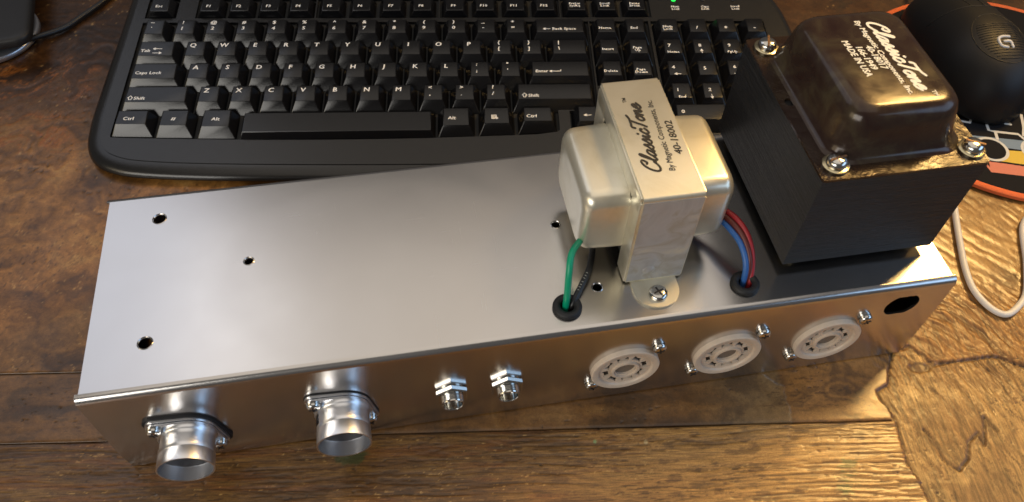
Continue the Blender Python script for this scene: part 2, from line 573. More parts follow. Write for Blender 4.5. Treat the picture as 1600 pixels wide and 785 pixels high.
def wood_fields(X, Y):
    """albedo, height (mm) and masks of the old varnished wood, in desk millimetres"""
    wx = (fbm(X / 38, Y / 38, 21, 4) - .5) * 34
    wy = (fbm(X / 38, Y / 38, 31, 4) - .5) * 34
    # burl-like boards
    f1 = fbm((X + wx) / 46, (Y + wy) / 26, 41, 6, 0.6)
    f2 = fbm((X + 2 * wx) / 15, (Y + 2 * wy) / 8, 51, 5, 0.62)
    f = np.clip(0.62 * f1 + 0.38 * f2, 0, 1) + .05 * sstep(-X, -60, 0) * (1 - sstep(Y, -20, 20)) + .03 * (X > 380)
    burl = ramp_np(f, [(0.24, (0.028, 0.013, 0.006)), (0.40, (0.085, 0.042, 0.016)), (0.50, (0.165, 0.085, 0.030)),
                       (0.60, (0.235, 0.125, 0.046)), (0.72, (0.30, 0.185, 0.080))])
    # darker, redder old stain towards the back edge
    back = sstep(Y + (f1 - .5) * 60, 5, 58)
    burl = burl * (1 - back[..., None] * np.array([0.72, 0.76, 0.78]))
    # orange streaks in the dark part (left, beyond the chassis)
    streak = np.exp(-((f2 - .56) / .035) ** 2) * np.exp(-((f1 - .53) / .10) ** 2)
    sm = sstep(-X, 5, 60) * sstep(Y, -30, 10) * (1 - sstep(Y, 70, 95))
    burl = mixc(burl, (0.21, 0.075, 0.014), np.clip(streak * sm * 1.2, 0, 0.85))
    # fine dirt specks
    sp = fbm(X / 3.2, Y / 3.2, 61, 3)
    burl *= (0.66 + 0.68 * sp)[..., None]
    spk = sstep(fbm(X / 1.5, Y / 1.3, 331, 3, .65), .70, .80) * sstep(fbm(X / 22, Y / 22, 335, 3), .44, .6)
    burl = mixc(burl, (0.035, 0.018, 0.009), .7 * spk)
    wsp = sstep(fbm(X / 1.9, Y / 1.0, 341, 3, .65), .73, .80) * sstep(fbm(X / 18, Y / 18, 345, 3), .48, .62)
    burl = mixc(burl, (0.44, 0.30, 0.16), .55 * wsp)
    vein = np.exp(-((fbm((X + wx) / 20, (Y + wy) / 13, 351, 5, .6) - .5) / .012) ** 2) * sstep(fbm(X / 30, Y / 30, 355, 3), .45, .6)
    burl = mixc(burl, (0.06, 0.028, 0.012), .6 * vein)
    h = (f2 - .5) * 0.35 + (sp - .5) * 0.12

    # the narrow board under the front edge of the chassis: plainer, darker, along x
    g1 = fbm((X + .4 * wx) / 70, (Y + .25 * wy) / 7, 71, 5)
    g2 = fbm((X + wx) / 22, (Y + wy) / 12, 81, 5)
    mid = ramp_np(.5 * g1 + .5 * g2, [(0.3, (0.085, 0.042, 0.02)), (0.45, (0.17, 0.09, 0.04)), (0.55, (0.24, 0.125, 0.05)), (0.7, (0.32, 0.185, 0.085))])
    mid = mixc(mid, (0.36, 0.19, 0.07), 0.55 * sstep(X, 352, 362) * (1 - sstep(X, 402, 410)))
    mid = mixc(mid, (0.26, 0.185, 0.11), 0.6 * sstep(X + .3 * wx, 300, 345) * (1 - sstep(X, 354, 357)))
    r = np.hypot((X - 384.4) / 1.25, (Y + 167.7) / 1.0)
    kn = fbm(X / 6 + 3, Y / 6, 95, 4)
    knot = (1 - sstep(r + (kn - .5) * 6, 4, 12)) * (0.55 + 0.45 * np.sin((r + kn * 6) * 1.5))
    mid = mixc(mid, (0.10, 0.055, 0.03), np.clip(knot, 0, .62))
    mid = mid * (.66 + .34 * sstep(X, 335, 375))[..., None]  # left part darkened: shade in front of the chassis put into the colour
    mpore = sstep(fbm(X / 4, Y / .7, 361, 3, .6), .62, .72) * sstep(fbm(X / 25, Y / 9, 365, 3), .42, .58)
    mid = mixc(mid, (0.05, 0.026, 0.013), .6 * mpore)
    mbl = sstep(fbm((X + wx) / 16, (Y + wy) / 7, 371, 5, .6), .52, .66)
    mid = mixc(mid, (0.055, 0.034, 0.022), .55 * mbl)
    inm = (Y > -184) & (Y < -148) & (X < 414)
    alb = np.where(inm[..., None], mid, burl)
    h = np.where(inm, (g1 - .5) * .25 + (g2 - .5) * .2, h)

    # the front board: straight coarse grain along x
    slope = Y + 0.012 * (X - 200) + (fbm(X / 90, Y / 60, 101, 3) - .5) * 9
    s1 = fbm(X / 24, slope / 1.5, 111, 6, 0.66)
    s2 = fbm(X / 7, slope / 0.8, 121, 4, 0.65)
    s3 = fbm((X + wx) / 55, (slope + .3 * wy) / 7.0, 131, 5, 0.6)
    fr = ramp_np(.45 * s1 + .2 * s2 + .35 * s3, [(0.30, (0.085, 0.042, 0.017)), (0.43, (0.18, 0.098, 0.040)), (0.54, (0.255, 0.15, 0.063)), (0.70, (0.35, 0.22, 0.10))])
    light = sstep(X + .6 * wx, 210, 330)  # shaded left and lamp-lit right of the board put into its colour
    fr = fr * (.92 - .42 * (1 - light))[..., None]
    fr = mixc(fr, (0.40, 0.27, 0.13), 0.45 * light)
    pore = sstep(fbm(X / 5.5, slope / .55, 301, 3, .6), .60, .70) * sstep(fbm(X / 30, slope / 9, 305, 3), .42, .58)
    fleck = sstep(fbm(X / 2.6, slope / .6, 311, 3, .6), .70, .78) * sstep(fbm(X / 26, slope / 6, 315, 3), .46, .6)
    fr = mixc(fr, (0.055, 0.028, 0.012), .75 * pore)
    fr = mixc(fr, (0.50, 0.36, 0.20), .6 * fleck)
    blot = sstep(fbm(X / 9, slope / 4, 321, 5, .6), .58, .68)
    fr = mixc(fr, (0.075, 0.042, 0.022), .6 * blot)
    red = sstep(fbm(X / 34, slope / 3.0, 325, 4, .6), .52, .64)
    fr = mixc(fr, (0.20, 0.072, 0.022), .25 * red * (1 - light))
    groove = np.clip((sstep(s1, .52, .40) * sstep(s3, .55, .42)), 0, 1) * .5 + np.exp(-((np.mod(slope + .8 * np.sin(X / 37), 4.6) - 2) / .32) ** 2) * sstep(fbm(X / 48, slope / 4.6, 141, 4), .48, .56)
    groove = np.clip(groove, 0, 1)
    fr = mixc(fr, (0.045, 0.028, 0.016), .7 * groove)
    # green paint stain and small flecks
    rg = np.hypot((X - 375 - .3 * (Y + 210)) / 5.5, (Y + 211) / 13)
    gm = (1 - sstep(rg + (fbm(X / 4, Y / 2, 151, 4) - .5) * 1.3, .5, 1.0)) * sstep(s2, .42, .56)
    fr = mixc(fr, (0.115, 0.14, 0.075), np.clip(gm, 0, .8))
    for fx, fy, rr, c in ((261.4, -190.7, 1.3, (0.16, 0.32, 0.22)), (150.3, -195.4, 4.0, (0.035, 0.06, 0.035)), (285, -191.5, 1.5, (0.4, 0.36, 0.30))):
        q = np.hypot((X - fx) / (2.2 if rr > 3 else .8), Y - fy) / rr + (sp - .5) * .8
        fr = mixc(fr, c, .8 * (1 - sstep(q, .6, 1)))
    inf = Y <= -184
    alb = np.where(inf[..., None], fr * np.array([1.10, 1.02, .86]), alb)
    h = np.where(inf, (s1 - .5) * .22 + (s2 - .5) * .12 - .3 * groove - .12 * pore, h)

    # greyish worn patch that runs over the seam
    pj = (fbm(X / 4, Y / 4, 241, 4) - .5) * 5
    pd = polydist(X + pj, Y + .5 * pj, PATCH)
    inp = (X + pj < np.interp(-Y, [150, 158, 165.2, 177.1, 190.2, 195], [343, 348.8, 356.6, 355.7, 353.3, 352])) & (Y > -193 + (sp - .5) * 7) & (Y < -148)
    pm = inp * sstep(X + .9 * wx, 315, 345)
    alb = mixc(alb, (0.26, 0.18, 0.11), .32 * pm * sstep(fbm(X / 9, Y / 9, 231, 4), .38, .6))
    h = h + .25 * pm
    edge = np.exp(-(pd / .5) ** 2)
    alb = mixc(alb, (0.42, 0.36, 0.29), .3 * edge * (Y < -156) * sstep(sp, .35, .6))

    # peeled corner on the right: the cross ply shows, with torn edges
    jit = (fbm(X / 3, Y / 3, 161, 3) - .5) * 2.2
    cx = np.interp(-(Y + jit), [c[1] * -1 for c in CRACK1], [c[0] for c in CRACK1])
    ytop = np.interp(X, [400, 417, 426, 434, 443, 470, 481, 500, 560, 650], [-146.3, -146.3, -143.6, -153, -153.6, -150.6, -156.8, -154, -160, -150])
    peel = ((X + jit) > cx) & (Y + .6 * jit < ytop)
    u = X + .42 * (Y + 160); 
    t1 = fbm((u + .08 * wx) / 2.4, Y / 24, 171, 6, .66)
    t2 = fbm((u + .1 * wx) / 1.1, Y / 5, 181, 4, .62)
    t3 = fbm(X / 18, Y / 18, 191, 4)
    ply = ramp_np(.5 * t1 + .2 * t2 + .3 * t3, [(0.34, (0.07, 0.036, 0.014)), (0.43, (0.20, 0.11, 0.042)), (0.50, (0.33, 0.21, 0.095)), (0.64, (0.42, 0.29, 0.15))])
    rgh0 = np.exp(-np.clip(-Y - 158, 0, 99) / 16)
    smooth_low = sstep(-(Y + .5 * wy) , 196, 212)
    ply = mixc(ply, (0.36, 0.25, 0.13), np.clip(.35 + .4 * smooth_low - .35 * rgh0, 0, 1))
    tear = sstep(fbm(u / 1.3, Y / 7, 381, 4, .65), .60, .68) * sstep(fbm(X / 14, Y / 14, 385, 3), .44, .58)
    ply = mixc(ply, (0.10, 0.055, 0.025), .75 * tear)
    rgh = np.exp(-np.clip(-Y - 158, 0, 99) / 16) * (1 - sstep(X, 455, 500) * .5)
    hp = (t1 - .5) * (.3 + 1.5 * rgh) * (1 - .5 * smooth_low) + (t2 - .5) * (.25 + .7 * rgh) - .7 + (t3 - .5) * .8
    pb = sstep(fbm(X / 20, Y / 13, 391, 5, .6), .50, .64)
    ply = mixc(ply * .84, (0.15, 0.085, 0.04), .55 * pb)
    alb = np.where(peel[..., None], ply, alb)
    h = np.where(peel, hp, h)
    # right of the chassis, behind the torn line: rough, red-brown, streaky
    rt = sstep(X, 398, 418) * (Y >= -156) * (1 - sstep(Y, -60, -10)) * (~peel)
    rough_u = fbm((X + .8 * Y + .5 * wx) / 3.4, (Y - .5 * X) / 16, 201, 6, .66)
    rc = ramp_np(.65 * rough_u + .35 * f1, [(0.3, (0.07, 0.034, 0.013)), (0.45, (0.19, 0.10, 0.038)), (0.6, (0.30, 0.175, 0.07))])
    alb = alb * (1 - .75 * rt[..., None]) + rc * .75 * rt[..., None]
    near = rt * (1 - sstep(Y, -128, -100))
    h = h + (near * 1.2 + rt * .5) * (rough_u - .5) * 1.3
    # cracks
    for pts, wdt, dep in ((CRACK1, .55, 1.0), (CRACK3, .7, 1.1), (FLAKE, .6, .9)):
        jd = polydist(X + jit * .5, Y + jit * .4, pts)
        c = np.exp(-(jd / wdt) ** 2) * (0.45 + .55 * sstep(t2, .35, .55))
        alb = mixc(alb, (0.030, 0.020, 0.016), .9 * c)
        h = h - dep * c
    hole = (1 - sstep(np.hypot((X - 428) / 6.5, (Y + 156) / 3.4) + jit * .15, .7, 1.0))
    alb = mixc(alb, (0.10, 0.065, 0.04), .85 * hole)
    h = h - .8 * hole
    # a few dark nicks and long scratches everywhere
    nick = sstep(fbm(X / 2.2, Y / 1.2, 211, 2), .80, .86) * sstep(fbm(X / 40, Y / 40, 221, 2), .5, .6)
    alb = mixc(alb, (0.03, 0.017, 0.01), .75 * nick)
    h = h - .3 * nick
    peelm = np.clip(peel.astype(float) + near, 0, 1)
    alb = alb * np.array([1.0, 0.875, 0.58])
    return alb, h, inf.astype(float), peelm


def axis(segs):
    out = []
    for a, b, st in segs:
        n = max(1, int(round((b - a) / st)))
        out += list(np.linspace(a, b, n, endpoint=False))
    out.append(segs[-1][1])
    return np.array(out)


def desk_mat():
    m, nt, b = new_mat("old_varnished_wood")
    at = N(nt, 'ShaderNodeAttribute', attribute_name='wood')
    mk = N(nt, 'ShaderNodeAttribute', attribute_name='mask')
    sep = N(nt, 'ShaderNodeSeparateColor')
    L(nt, mk.outputs['Color'], sep.inputs[0])
    fa = noise(nt, texco(nt, (110, 1200, 900)), 1.0, 6, 0.75)       # along-x pores
    fb = noise(nt, texco(nt, (700, 60, 700), (0, 0, 0.4)), 1.0, 5, 0.65)
    fc = maprange(nt, noise(nt, texco(nt), 330, 6, 0.7, 0.6), 0.0, 1.0, 0.27, 0.70)
    m1 = N(nt, 'ShaderNodeMix', data_type='FLOAT')
    L(nt, sep.outputs[0], m1.inputs[0]); L(nt, fc, m1.inputs[2]); L(nt, fa, m1.inputs[3])
    m2 = N(nt, 'ShaderNodeMix', data_type='FLOAT')
    L(nt, sep.outputs[1], m2.inputs[0]); L(nt, m1.outputs[0], m2.inputs[2]); L(nt, fb, m2.inputs[3])
    fac = m2.outputs[0]
    k = maprange(nt, fac, 0.30, 0.70, 0.42, 1.8)
    kf = maprange(nt, noise(nt, texco(nt), 1700, 3, 0.7), 0.25, 0.75, 0.78, 1.24)
    kk = N(nt, 'ShaderNodeMath', operation='MULTIPLY')
    L(nt, k, kk.inputs[0]); L(nt, kf, kk.inputs[1])
    mul = N(nt, 'ShaderNodeVectorMath', operation='SCALE')
    L(nt, at.outputs['Color'], mul.inputs[0]); L(nt, kk.outputs[0], mul.inputs['Scale'])
    L(nt, mul.outputs[0], b.inputs['Base Color'])
    ra0 = maprange(nt, noise(nt, texco(nt), 30, 4), 0.3, 0.7, 0.32, 0.52)
    ram = N(nt, 'ShaderNodeMath', operation='ADD')
    L(nt, ra0, ram.inputs[0]); L(nt, maprange(nt, sep.outputs[1], 0, 1, 0.0, 0.08), ram.inputs[1])
    ra = ram.outputs[0]
    L(nt, ra, b.inputs['Roughness'])
    b.inputs['Specular IOR Level'].default_value = 0.4
    L(nt, maprange(nt, sep.outputs[1], 0, 1, 0.40, 0.14), b.inputs['Coat Weight'])
    b.inputs['Coat Roughness'].default_value = 0.22
    bump(nt, fac, b, 0.28, 0.0004)
    return m


M['wood'] = desk_mat()
desk_bm = bmesh.new()
box(desk_bm, -700, 1300, -430, 700, -32, -3.0)
desk = obj("desk", desk_bm, simple("desk_core", (0.05, 0.028, 0.014), 0.7, grain=0.3), None, 0)
tag(desk, None, None, None, 'structure')

xs = axis([(-700, -150, 14), (-150, -60, 1.0), (-60, 520, 0.6), (520, 640, 1.2), (640, 1300, 16)])
for ip, (ya, yb) in enumerate(zip(SEAMS, SEAMS[1:])):
    if ip == 0: ys = axis([(ya, -250, 9), (-250, yb, 0.5)])
    elif ip == 1: ys = axis([(ya, yb, 0.5)])
    else: ys = axis([(ya, -100, 0.7), (-100, 170, 1.3), (170, yb, 16)])
    X, Y = np.meshgrid(xs, ys, indexing='xy')
    alb, h, mf, mp = wood_fields(X, Y + (1e-3 if ip else -1e-3))
    gap = np.where(X < 404, .22, .0)
    Yp = Y.copy()
    if ip < 2: Yp[-1] -= gap[-1]
    if ip > 0: Yp[0] += gap[0]
    h = h - 0.25
    # worn seam edges
    near_seam = np.minimum(np.abs(Y - ya), np.abs(Y - yb))
    h = h - .25 * np.exp(-(near_seam / .8) ** 2) * (X < 404)
    alb = alb * (1 - .45 * np.exp(-(near_seam / .9) ** 2) * (X < 404))[..., None]
    ny, nx = X.shape
    # one extra row at front and back: skirt down the seam
    X2 = np.vstack([X[:1], X, X[-1:]]); Y2 = np.vstack([Yp[:1], Yp, Yp[-1:]])
    h = np.minimum(h, 0.25)
    z0 = np.where((gap[:1] > 0) | (ip == 0), -2.9, h[:1]); z1 = np.where((gap[-1:] > 0) | (ip == 2), -2.9, h[-1:])
    Z2 = np.vstack([z0, h, z1])
    A2 = np.vstack([alb[:1], alb, alb[-1:]]); F2 = np.vstack([mf[:1], mf, mf[-1:]]); P2 = np.vstack([mp[:1], mp, mp[-1:]])
    ny += 2
    co = np.stack([X2, Y2, Z2], -1).reshape(-1, 3) * S
    idx = np.arange(ny * nx).reshape(ny, nx)
    quads = np.stack([idx[:-1, :-1], idx[:-1, 1:], idx[1:, 1:], idx[1:, :-1]], -1).reshape(-1, 4)
    me = bpy.data.meshes.new("plank")
    me.vertices.add(len(co)); me.vertices.foreach_set('co', co.ravel())
    me.loops.add(quads.size); me.loops.foreach_set('vertex_index', quads.ravel().astype(np.int32))
    me.polygons.add(len(quads)); me.polygons.foreach_set('loop_start', np.arange(0, quads.size, 4, dtype=np.int32))
    me.update(calc_edges=True)
    ca = me.attributes.new('wood', 'FLOAT_COLOR', 'POINT')
    ca.data.foreach_set('color', np.concatenate([A2.reshape(-1, 3), np.ones((ny * nx, 1))], 1).ravel().astype(np.float32))
    cb = me.attributes.new('mask', 'FLOAT_COLOR', 'POINT')
    cb.data.foreach_set('color', np.stack([F2.ravel(), P2.ravel(), F2.ravel() * 0, F2.ravel() * 0 + 1], -1).ravel().astype(np.float32))
    me.materials.append(M['wood'])
    me.shade_smooth()
    po = bpy.data.objects.new("plank", me)
    COL.objects.link(po)
    po.parent = desk

# ------------------------------------------------------------------ amplifier chassis
CH = empty("amplifier_chassis", (53.887, -196.590, 0.8), (0, 0, 0.13316))
tag(CH, "long bare steel amplifier chassis lying on the wooden desk with holes and sockets", "chassis")
CL, CW, CHH = 368.7, 105.3, 62.1
BR = 3.2
TOP_HOLES = [(2.7, 23.1, 88.7), (1.9, 63.1, 58.4), (2.7, 23.0, 22.8), (1.9, 200.1, 58.1), (2.1, 210.7, 21.1), (4.6, 195.5, 12.7), (4.6, 274.7, 12.5)]
bm = fill_plate([(0, BR), (CL, BR), (CL, CW - BR), (0, CW - BR)], [c2(r, x, y) for r, x, y in TOP_HOLES], CHH - 1.2, CHH)
obj("top_panel", bm, M['steel'], CH, 30)
# front panel in (x, z) with holes, from z 0.0 to CHH-BR
dd = [(349.4 + 8.0 * math.cos(a), 46.9 + max(-6.9, min(6.9, 8.0 * math.sin(a)))) for a in np.linspace(0, 2 * math.pi, 48, endpoint=False)]
FX0, FX1 = -1.4, CL + 1.4
SOCKETS = [(222.3, 26.5), (270.9, 26.3), (320.1, 26.2)]
fh = [dd] + [c2(13, x, z) for x, z in SOCKETS] + [c2(10.6, 31.7, 27.4), c2(10.6, 96.1, 28.4), c2(4.9, 143.3, 26.5), c2(4.9, 168.0, 26.8)]
bm = fill_plate([(FX0 + 1.4, 0), (FX1 - 1.4, 0), (FX1, 14), (FX1, CHH - BR), (FX0, CHH - BR), (FX0, 14)], fh, -1.2, 0)
bmesh.ops.transform(bm, matrix=Matrix.Rotation(math.pi / 2, 4, 'X') @ Matrix.Translation((0, 0, 0)), verts=bm.verts)
obj("front_panel", bm, M['steel'], CH, 30)


def bend(y_sign, y0, x0, x1):
    b = bmesh.new()
    out, inn = [], []
    for i in range(9):
        a = math.radians(90 * i / 8)
        for rr, lst in ((BR, out), (BR - 1.2, inn)):
            lst.append((y0 + y_sign * (BR - rr * math.cos(a)), CHH - BR + rr * math.sin(a)))
    prof = out + inn[::-1]
    loft(b, [[(x, p[0], p[1]) for p in prof] for x in (x0, x1)])
    return b


obj("front_bend", bend(1, 0, FX0, FX1), M['steel'], CH, 40)
obj("rear_bend", bend(-1, CW, FX0, FX1), M['steel'], CH, 40)
bm = bmesh.new()
box(bm, FX0, FX1, CW - 1.2, CW, 0, CHH - BR)
obj("rear_panel", bm, M['steel'], CH, 0)
for x0, x1 in ((0.02, 1.2), (CL - 1.2, CL - 0.02)):
    bm = bmesh.new()
    box(bm, x0, x1, 1.4, CW - 1.4, 0, CHH - 1.3)
    obj("end_panel", bm, M['steel'], CH, 0)


# --- screws -------------------------------------------------------
def pan_head(r=3.0, h=2.1, slot=False, mat='chrome', washer=0.0):
    b = bmesh.new()
    prof = [(r, 0), (r, h * .35), (r * .93, h * .62), (r * .78, h * .84), (r * .5, h * .96), (r * .02, h)]
    if washer:
        prof = [(r + washer, -.6), (r + washer, 0), (r, .01)] + prof[1:]
    lathe(b, prof, 24)
    return b


def cross_slots(r, h, slot=False):  # proud bars; their dark colour stands for the shade in the recess
    b = bmesh.new()
    if slot:
        box(b, -r * .9, r * .9, -.45, .45, h * .55, h + .05)
    else:
        box(b, -r * .55, r * .55, -.34, .34, h * .6, h + .06)
        box(b, -.34, .34, -r * .55, r * .55, h * .6, h + .05)
    return b


def screw(parent, mat4, r=3.0, h=2.1, slot=False, m='chrome', ms='recess', washer=0.0, ang=0.4, name="screw"):
    o = obj(name, pan_head(r, h, slot, m, washer), M[m], parent, 40)
    if not slot:
        pass
    s = obj("screw_slot", cross_slots(r, h, slot), M[ms], o, 0)
    o.matrix_local = Matrix.Translation(mat4.translation * S) @ mat4.to_3x3().to_4x4() @ Matrix.Rotation(ang, 4, 'Z')
    return o


# --- octal sockets on the front panel ------------------------------
def bowtie(r, a):
    pts = []
    for t, w in ((-2.6, 1.9), (-.9, 1.0), (.9, 1.0), (2.6, 1.9), (2.6, -1.7), (.9, -1.0), (-.9, -1.0), (-2.6, -1.7)):
        x, y = r + w, t
        pts.append((x * math.cos(a) - y * math.sin(a), x * math.sin(a) + y * math.cos(a)))
    return pts


for i, (sx, sz) in enumerate(SOCKETS):
    m4 = FACE(sx, sz)
    so = obj("valve_socket", (lambda b: (ring_lathe(b, [(15.8, 0.02), (15.8, 2.0), (15.4, 2.4), (12.9, 2.4), (12.5, 2.1), (12.2, 1.2), (12.2, 0.02)], 56), b)[1])(bmesh.new()), M['ceramic'], CH, 40, m4)
    key = [(4.7 * math.cos(a), 4.7 * math.sin(a)) for a in np.linspace(0.25, 2 * math.pi - .25, 26)] + [(5.9, -1.0), (5.9, 1.0)]
    a0 = 2.2
    key = [(x * math.cos(a0) - y * math.sin(a0), x * math.sin(a0) + y * math.cos(a0)) for x, y in key]
    holes = [key] + [bowtie(8.9, a0 + math.radians(22.5 + 45 * k)) for k in range(8)]
    b = fill_plate(c2(12.25, 0, 0, 48), holes, 0.25, 1.25)
    obj("socket_insert", b, M['ceramic'], so, 30, m4)
    b = bmesh.new(); ring_lathe(b, [(6.5, 1.2), (6.4, 2.3), (5.5, 2.3), (5.4, 1.2)], 32)
    obj("socket_collar", b, M['ceramic'], so, 30, m4)
    b = bmesh.new(); lathe(b, [(12.1, -.3), (12.1, .1)], 32)
    obj("socket_floor", b, M['pit'], so, 30, m4)  # near-black disc gives the shade deep in the pin holes
    b = bmesh.new(); lathe(b, [(5.2, .05), (5.2, .16), (3.9, .18)], 32)
    obj("key_post_floor", b, M['ceramic_shaded'], so, 30, m4)
    for dx, dz in ((-14.4, -11.4), (13.7, 14.6)):
        # standoff nut, washer and head
        b = bmesh.new()
        lathe(b, [(3.3, 0.02), (3.3, .45), (2.6, .5), (2.6, .9), (1.8, .92)], 20)
        obj("screw_washer", b, M['chrome'], so, 40, FACE(sx + dx, sz + dz))
        screw(so, FACE(sx + dx, sz + dz, -.85), 3.1, 2.1, ang=random.uniform(0, 1.5))


# --- shield skirts (two aluminium tube bases) ----------------------
def hull_flange(grow, ex, ez, ear, rc):
    pts = []
    n = 72
    ea = math.atan2(ez, ex); ed = math.hypot(ex, ez)
    circ = []
    for c, r in (((0, 0), rc + grow), ((ex, ez), ear + grow), ((-ex, -ez), ear + grow)):
        for i in range(48):
            a = 2 * math.pi * i / 48
            circ.append((c[0] + r * math.cos(a), c[1] + r * math.sin(a)))
    # convex hull
    P = sorted(circ)
    def half(pts):
        h = []
        for p in pts:
            while len(h) >= 2 and (h[-1][0] - h[-2][0]) * (p[1] - h[-2][1]) - (h[-1][1] - h[-2][1]) * (p[0] - h[-2][0]) <= 0:
                h.pop()
            h.append(p)
        return h[:-1]
    return half(P) + half(P[::-1])


def skirt(cx, cz, gasket, off):
    ex, ez = -10.9, 9.7
    root_b = bmesh.new()
    z1 = 1.1 if gasket else 0.5
    # tube wall with a window cut through it
    n = 64
    zs = [z1 + 2.2, z1 + 3.4, z1 + 4.0, z1 + 4.6, z1 + 6.0, z1 + 9.4, z1 + 11.0, z1 + 11.3, z1 + 11.6, 18.4]
    rs = [11.9, 11.9, 11.55, 11.25, 11.2, 11.2, 11.25, 11.1, 11.25, 11.35]
    vo = [[root_b.verts.new((r * math.cos(2 * math.pi * i / n), r * math.sin(2 * math.pi * i / n), z)) for i in range(n)] for r, z in zip(rs, zs)]
    vi = [[root_b.verts.new(((r - .55) * math.cos(2 * math.pi * i / n), (r - .55) * math.sin(2 * math.pi * i / n), z)) for i in range(n)] for r, z in zip(rs, zs)]
    skip = set()
    for i in range(n):
        a = 360 * (i + .5) / n
        if 146 < a < 172: skip.add((4, i)); skip.add((3, i))
        if 330 < a < 343: skip.add((4, i))
    inner_b = bmesh.new()
    vj = [[inner_b.verts.new(((r - .62) * math.cos(2 * math.pi * i / n), (r - .62) * math.sin(2 * math.pi * i / n), z)) for i in range(n)] for r, z in zip(rs, zs[:-1] + [18.2])]
    for k in range(len(zs) - 1):
        for i in range(n):
            if (k, i) in skip: continue
            inner_b.faces.new((vj[k][i], vj[k][(i + 1) % n], vj[k + 1][(i + 1) % n], vj[k + 1][i]))
    for V in (vo, vi):
        for k in range(len(zs) - 1):
            for i in range(n):
                if (k, i) in skip: continue
                j = (i + 1) % n
                root_b.faces.new((V[k][i], V[k][j], V[k + 1][j], V[k + 1][i]))
    for i in range(n):
        j = (i + 1) % n
        root_b.faces.new((vo[-1][i], vo[-1][j], vi[-1][j], vi[-1][i]))
    s = obj("shield_base", root_b, M['alu'], CH, 40, FACE(cx, cz))
    obj("shaded_inside", inner_b, M['alu_in'], s, 40, FACE(cx, cz))  # lining added so the tube inside takes the shaded colour
    fl = hull_flange(0, ex, ez, 3.6, 12.3)
    b = fill_plate(fl, [c2(10.7, 0, 0, 48)], z1, z1 + 1.0)
    obj("flange", b, M['alu'], s, 30, FACE(cx, cz))
    fl2 = hull_flange(-.7, ex, ez, 3.3, 12.3)
    b = fill_plate(fl2, [c2(10.7, 0, 0, 48)], z1 + 1.25, z1 + 2.2)
    obj("flange", b, M['alu'], s, 30, FACE(cx, cz))
    g = hull_flange(.55 if gasket else .2, ex * (1.05 if gasket else 1), ez, 3.7, 12.4)
    b = fill_plate(g, [c2(10.7, 0, 0, 48)], 0.05, z1 - .02)
    obj("gasket", b, M['rubber'], s, 30, FACE(cx, cz))
    b = bmesh.new(); lathe(b, [(10.5, -1.5), (10.5, -1.0)], 32)
    obj("socket_floor", b, M['alu_in'], s, 30, FACE(cx, cz))
    for sg in (1, -1):
        b = bmesh.new(); lathe(b, [(3.2, z1 + 2.2), (3.2, z1 + 2.8), (1.5, z1 + 2.81)], 20)
        obj("screw_washer", b, M['chrome'], s, 40, FACE(cx + sg * ex, cz + sg * ez))
        screw(s, FACE(cx + sg * ex, cz + sg * ez, -(z1 + 2.7)), 3.0, 2.3, ang=random.uniform(0, 1.5))


skirt(31.7, 27.4, True, 0)
skirt(96.1, 28.4, False, 0)


# --- two phone jacks ------------------------------------------------
def hexring(R, r_in, z0, z1, a0=math.pi / 2):
    b = bmesh.new()
    rings = []
    for rr, z in ((R * .94, z0), (R, z0 + .45), (R, z1 - .45), (R * .92, z1)):
        rings.append([(rr * math.cos(a0 + math.pi / 3 * i), rr * math.sin(a0 + math.pi / 3 * i), z) for i in range(6)])
    loft(b, rings)
    return b


for jx, jz in ((143.3, 26.5), (168.0, 26.8)):
    b = bmesh.new()
    prof = [(5.0, 0.02)]
    for k in range(4):
        prof += [(5.05, 3.3 + k * .7), (4.75, 3.65 + k * .7)]
    prof += [(5.0, 6.2), (4.8, 6.7), (4.4, 6.8), (4.1, 6.5), (4.0, 0.03)]
    ring_lathe(b, prof, 40, None)
    j = obj("jack_socket", b, M['chrome'], CH, 40, FACE(jx, jz))
    obj("hex_nut", hexring(7.8, 4, .5, 3.0), M['chrome'], j, 20, FACE(jx, jz))
    b = bmesh.new(); lathe(b, [(6.6, 0.05), (6.6, .45), (4.6, .46)], 32)
    obj("jack_washer", b, M['chrome'], j, 30, FACE(jx, jz))
    b = bmesh.new(); lathe(b, [(4.0, -3), (4.0, -2.5)], 20)
    obj("jack_floor", b, M['well'], j, 30, FACE(jx, jz))

# --- rubber grommets ------------------------------------------------
for gx, gy in ((195.5, 12.7), (274.7, 12.5)):
    b = bmesh.new()
    prof = []
    for i in range(14):
        a = 2 * math.pi * i / 14
        prof.append((4.6 + 1.75 * math.cos(a), CHH + 1.0 + 1.5 * math.sin(a)))
    ring_lathe(b, prof, 40)
    obj("grommet", b, M['rubber'], CH, 60, T(gx, gy, 0))
# edges of the punched holes: bright collars
for r, x, y in TOP_HOLES[:5]:
    b = bmesh.new()
    ring_lathe(b, [(r + .55, CHH + .01), (r + .2, CHH + .22), (r - .1, CHH - .1), (r - .1, CHH - 1.3)], 28)
    obj("hole_rim", b, M['steel'], CH, 60, T(x, y, 0))

# ------------------------------------------------------------------ small (output) transformer
OT = empty("small_transformer", (53.887, -196.590, 0.8), (0, 0, 0.13316))
OT.location = CH.matrix_basis @ (Vector((235.2, 55, CHH)) * S)
tag(OT, "small cream zinc transformer with black script print standing mid chassis", "transformer")
OO = T(-235.2, -55, -CHH)          # chassis mm -> transformer local mm
Z0 = CHH
BX0, BX1, BY0, BY1, BZ = 222.0, 248.5, 21.0, 89.5, 117.0


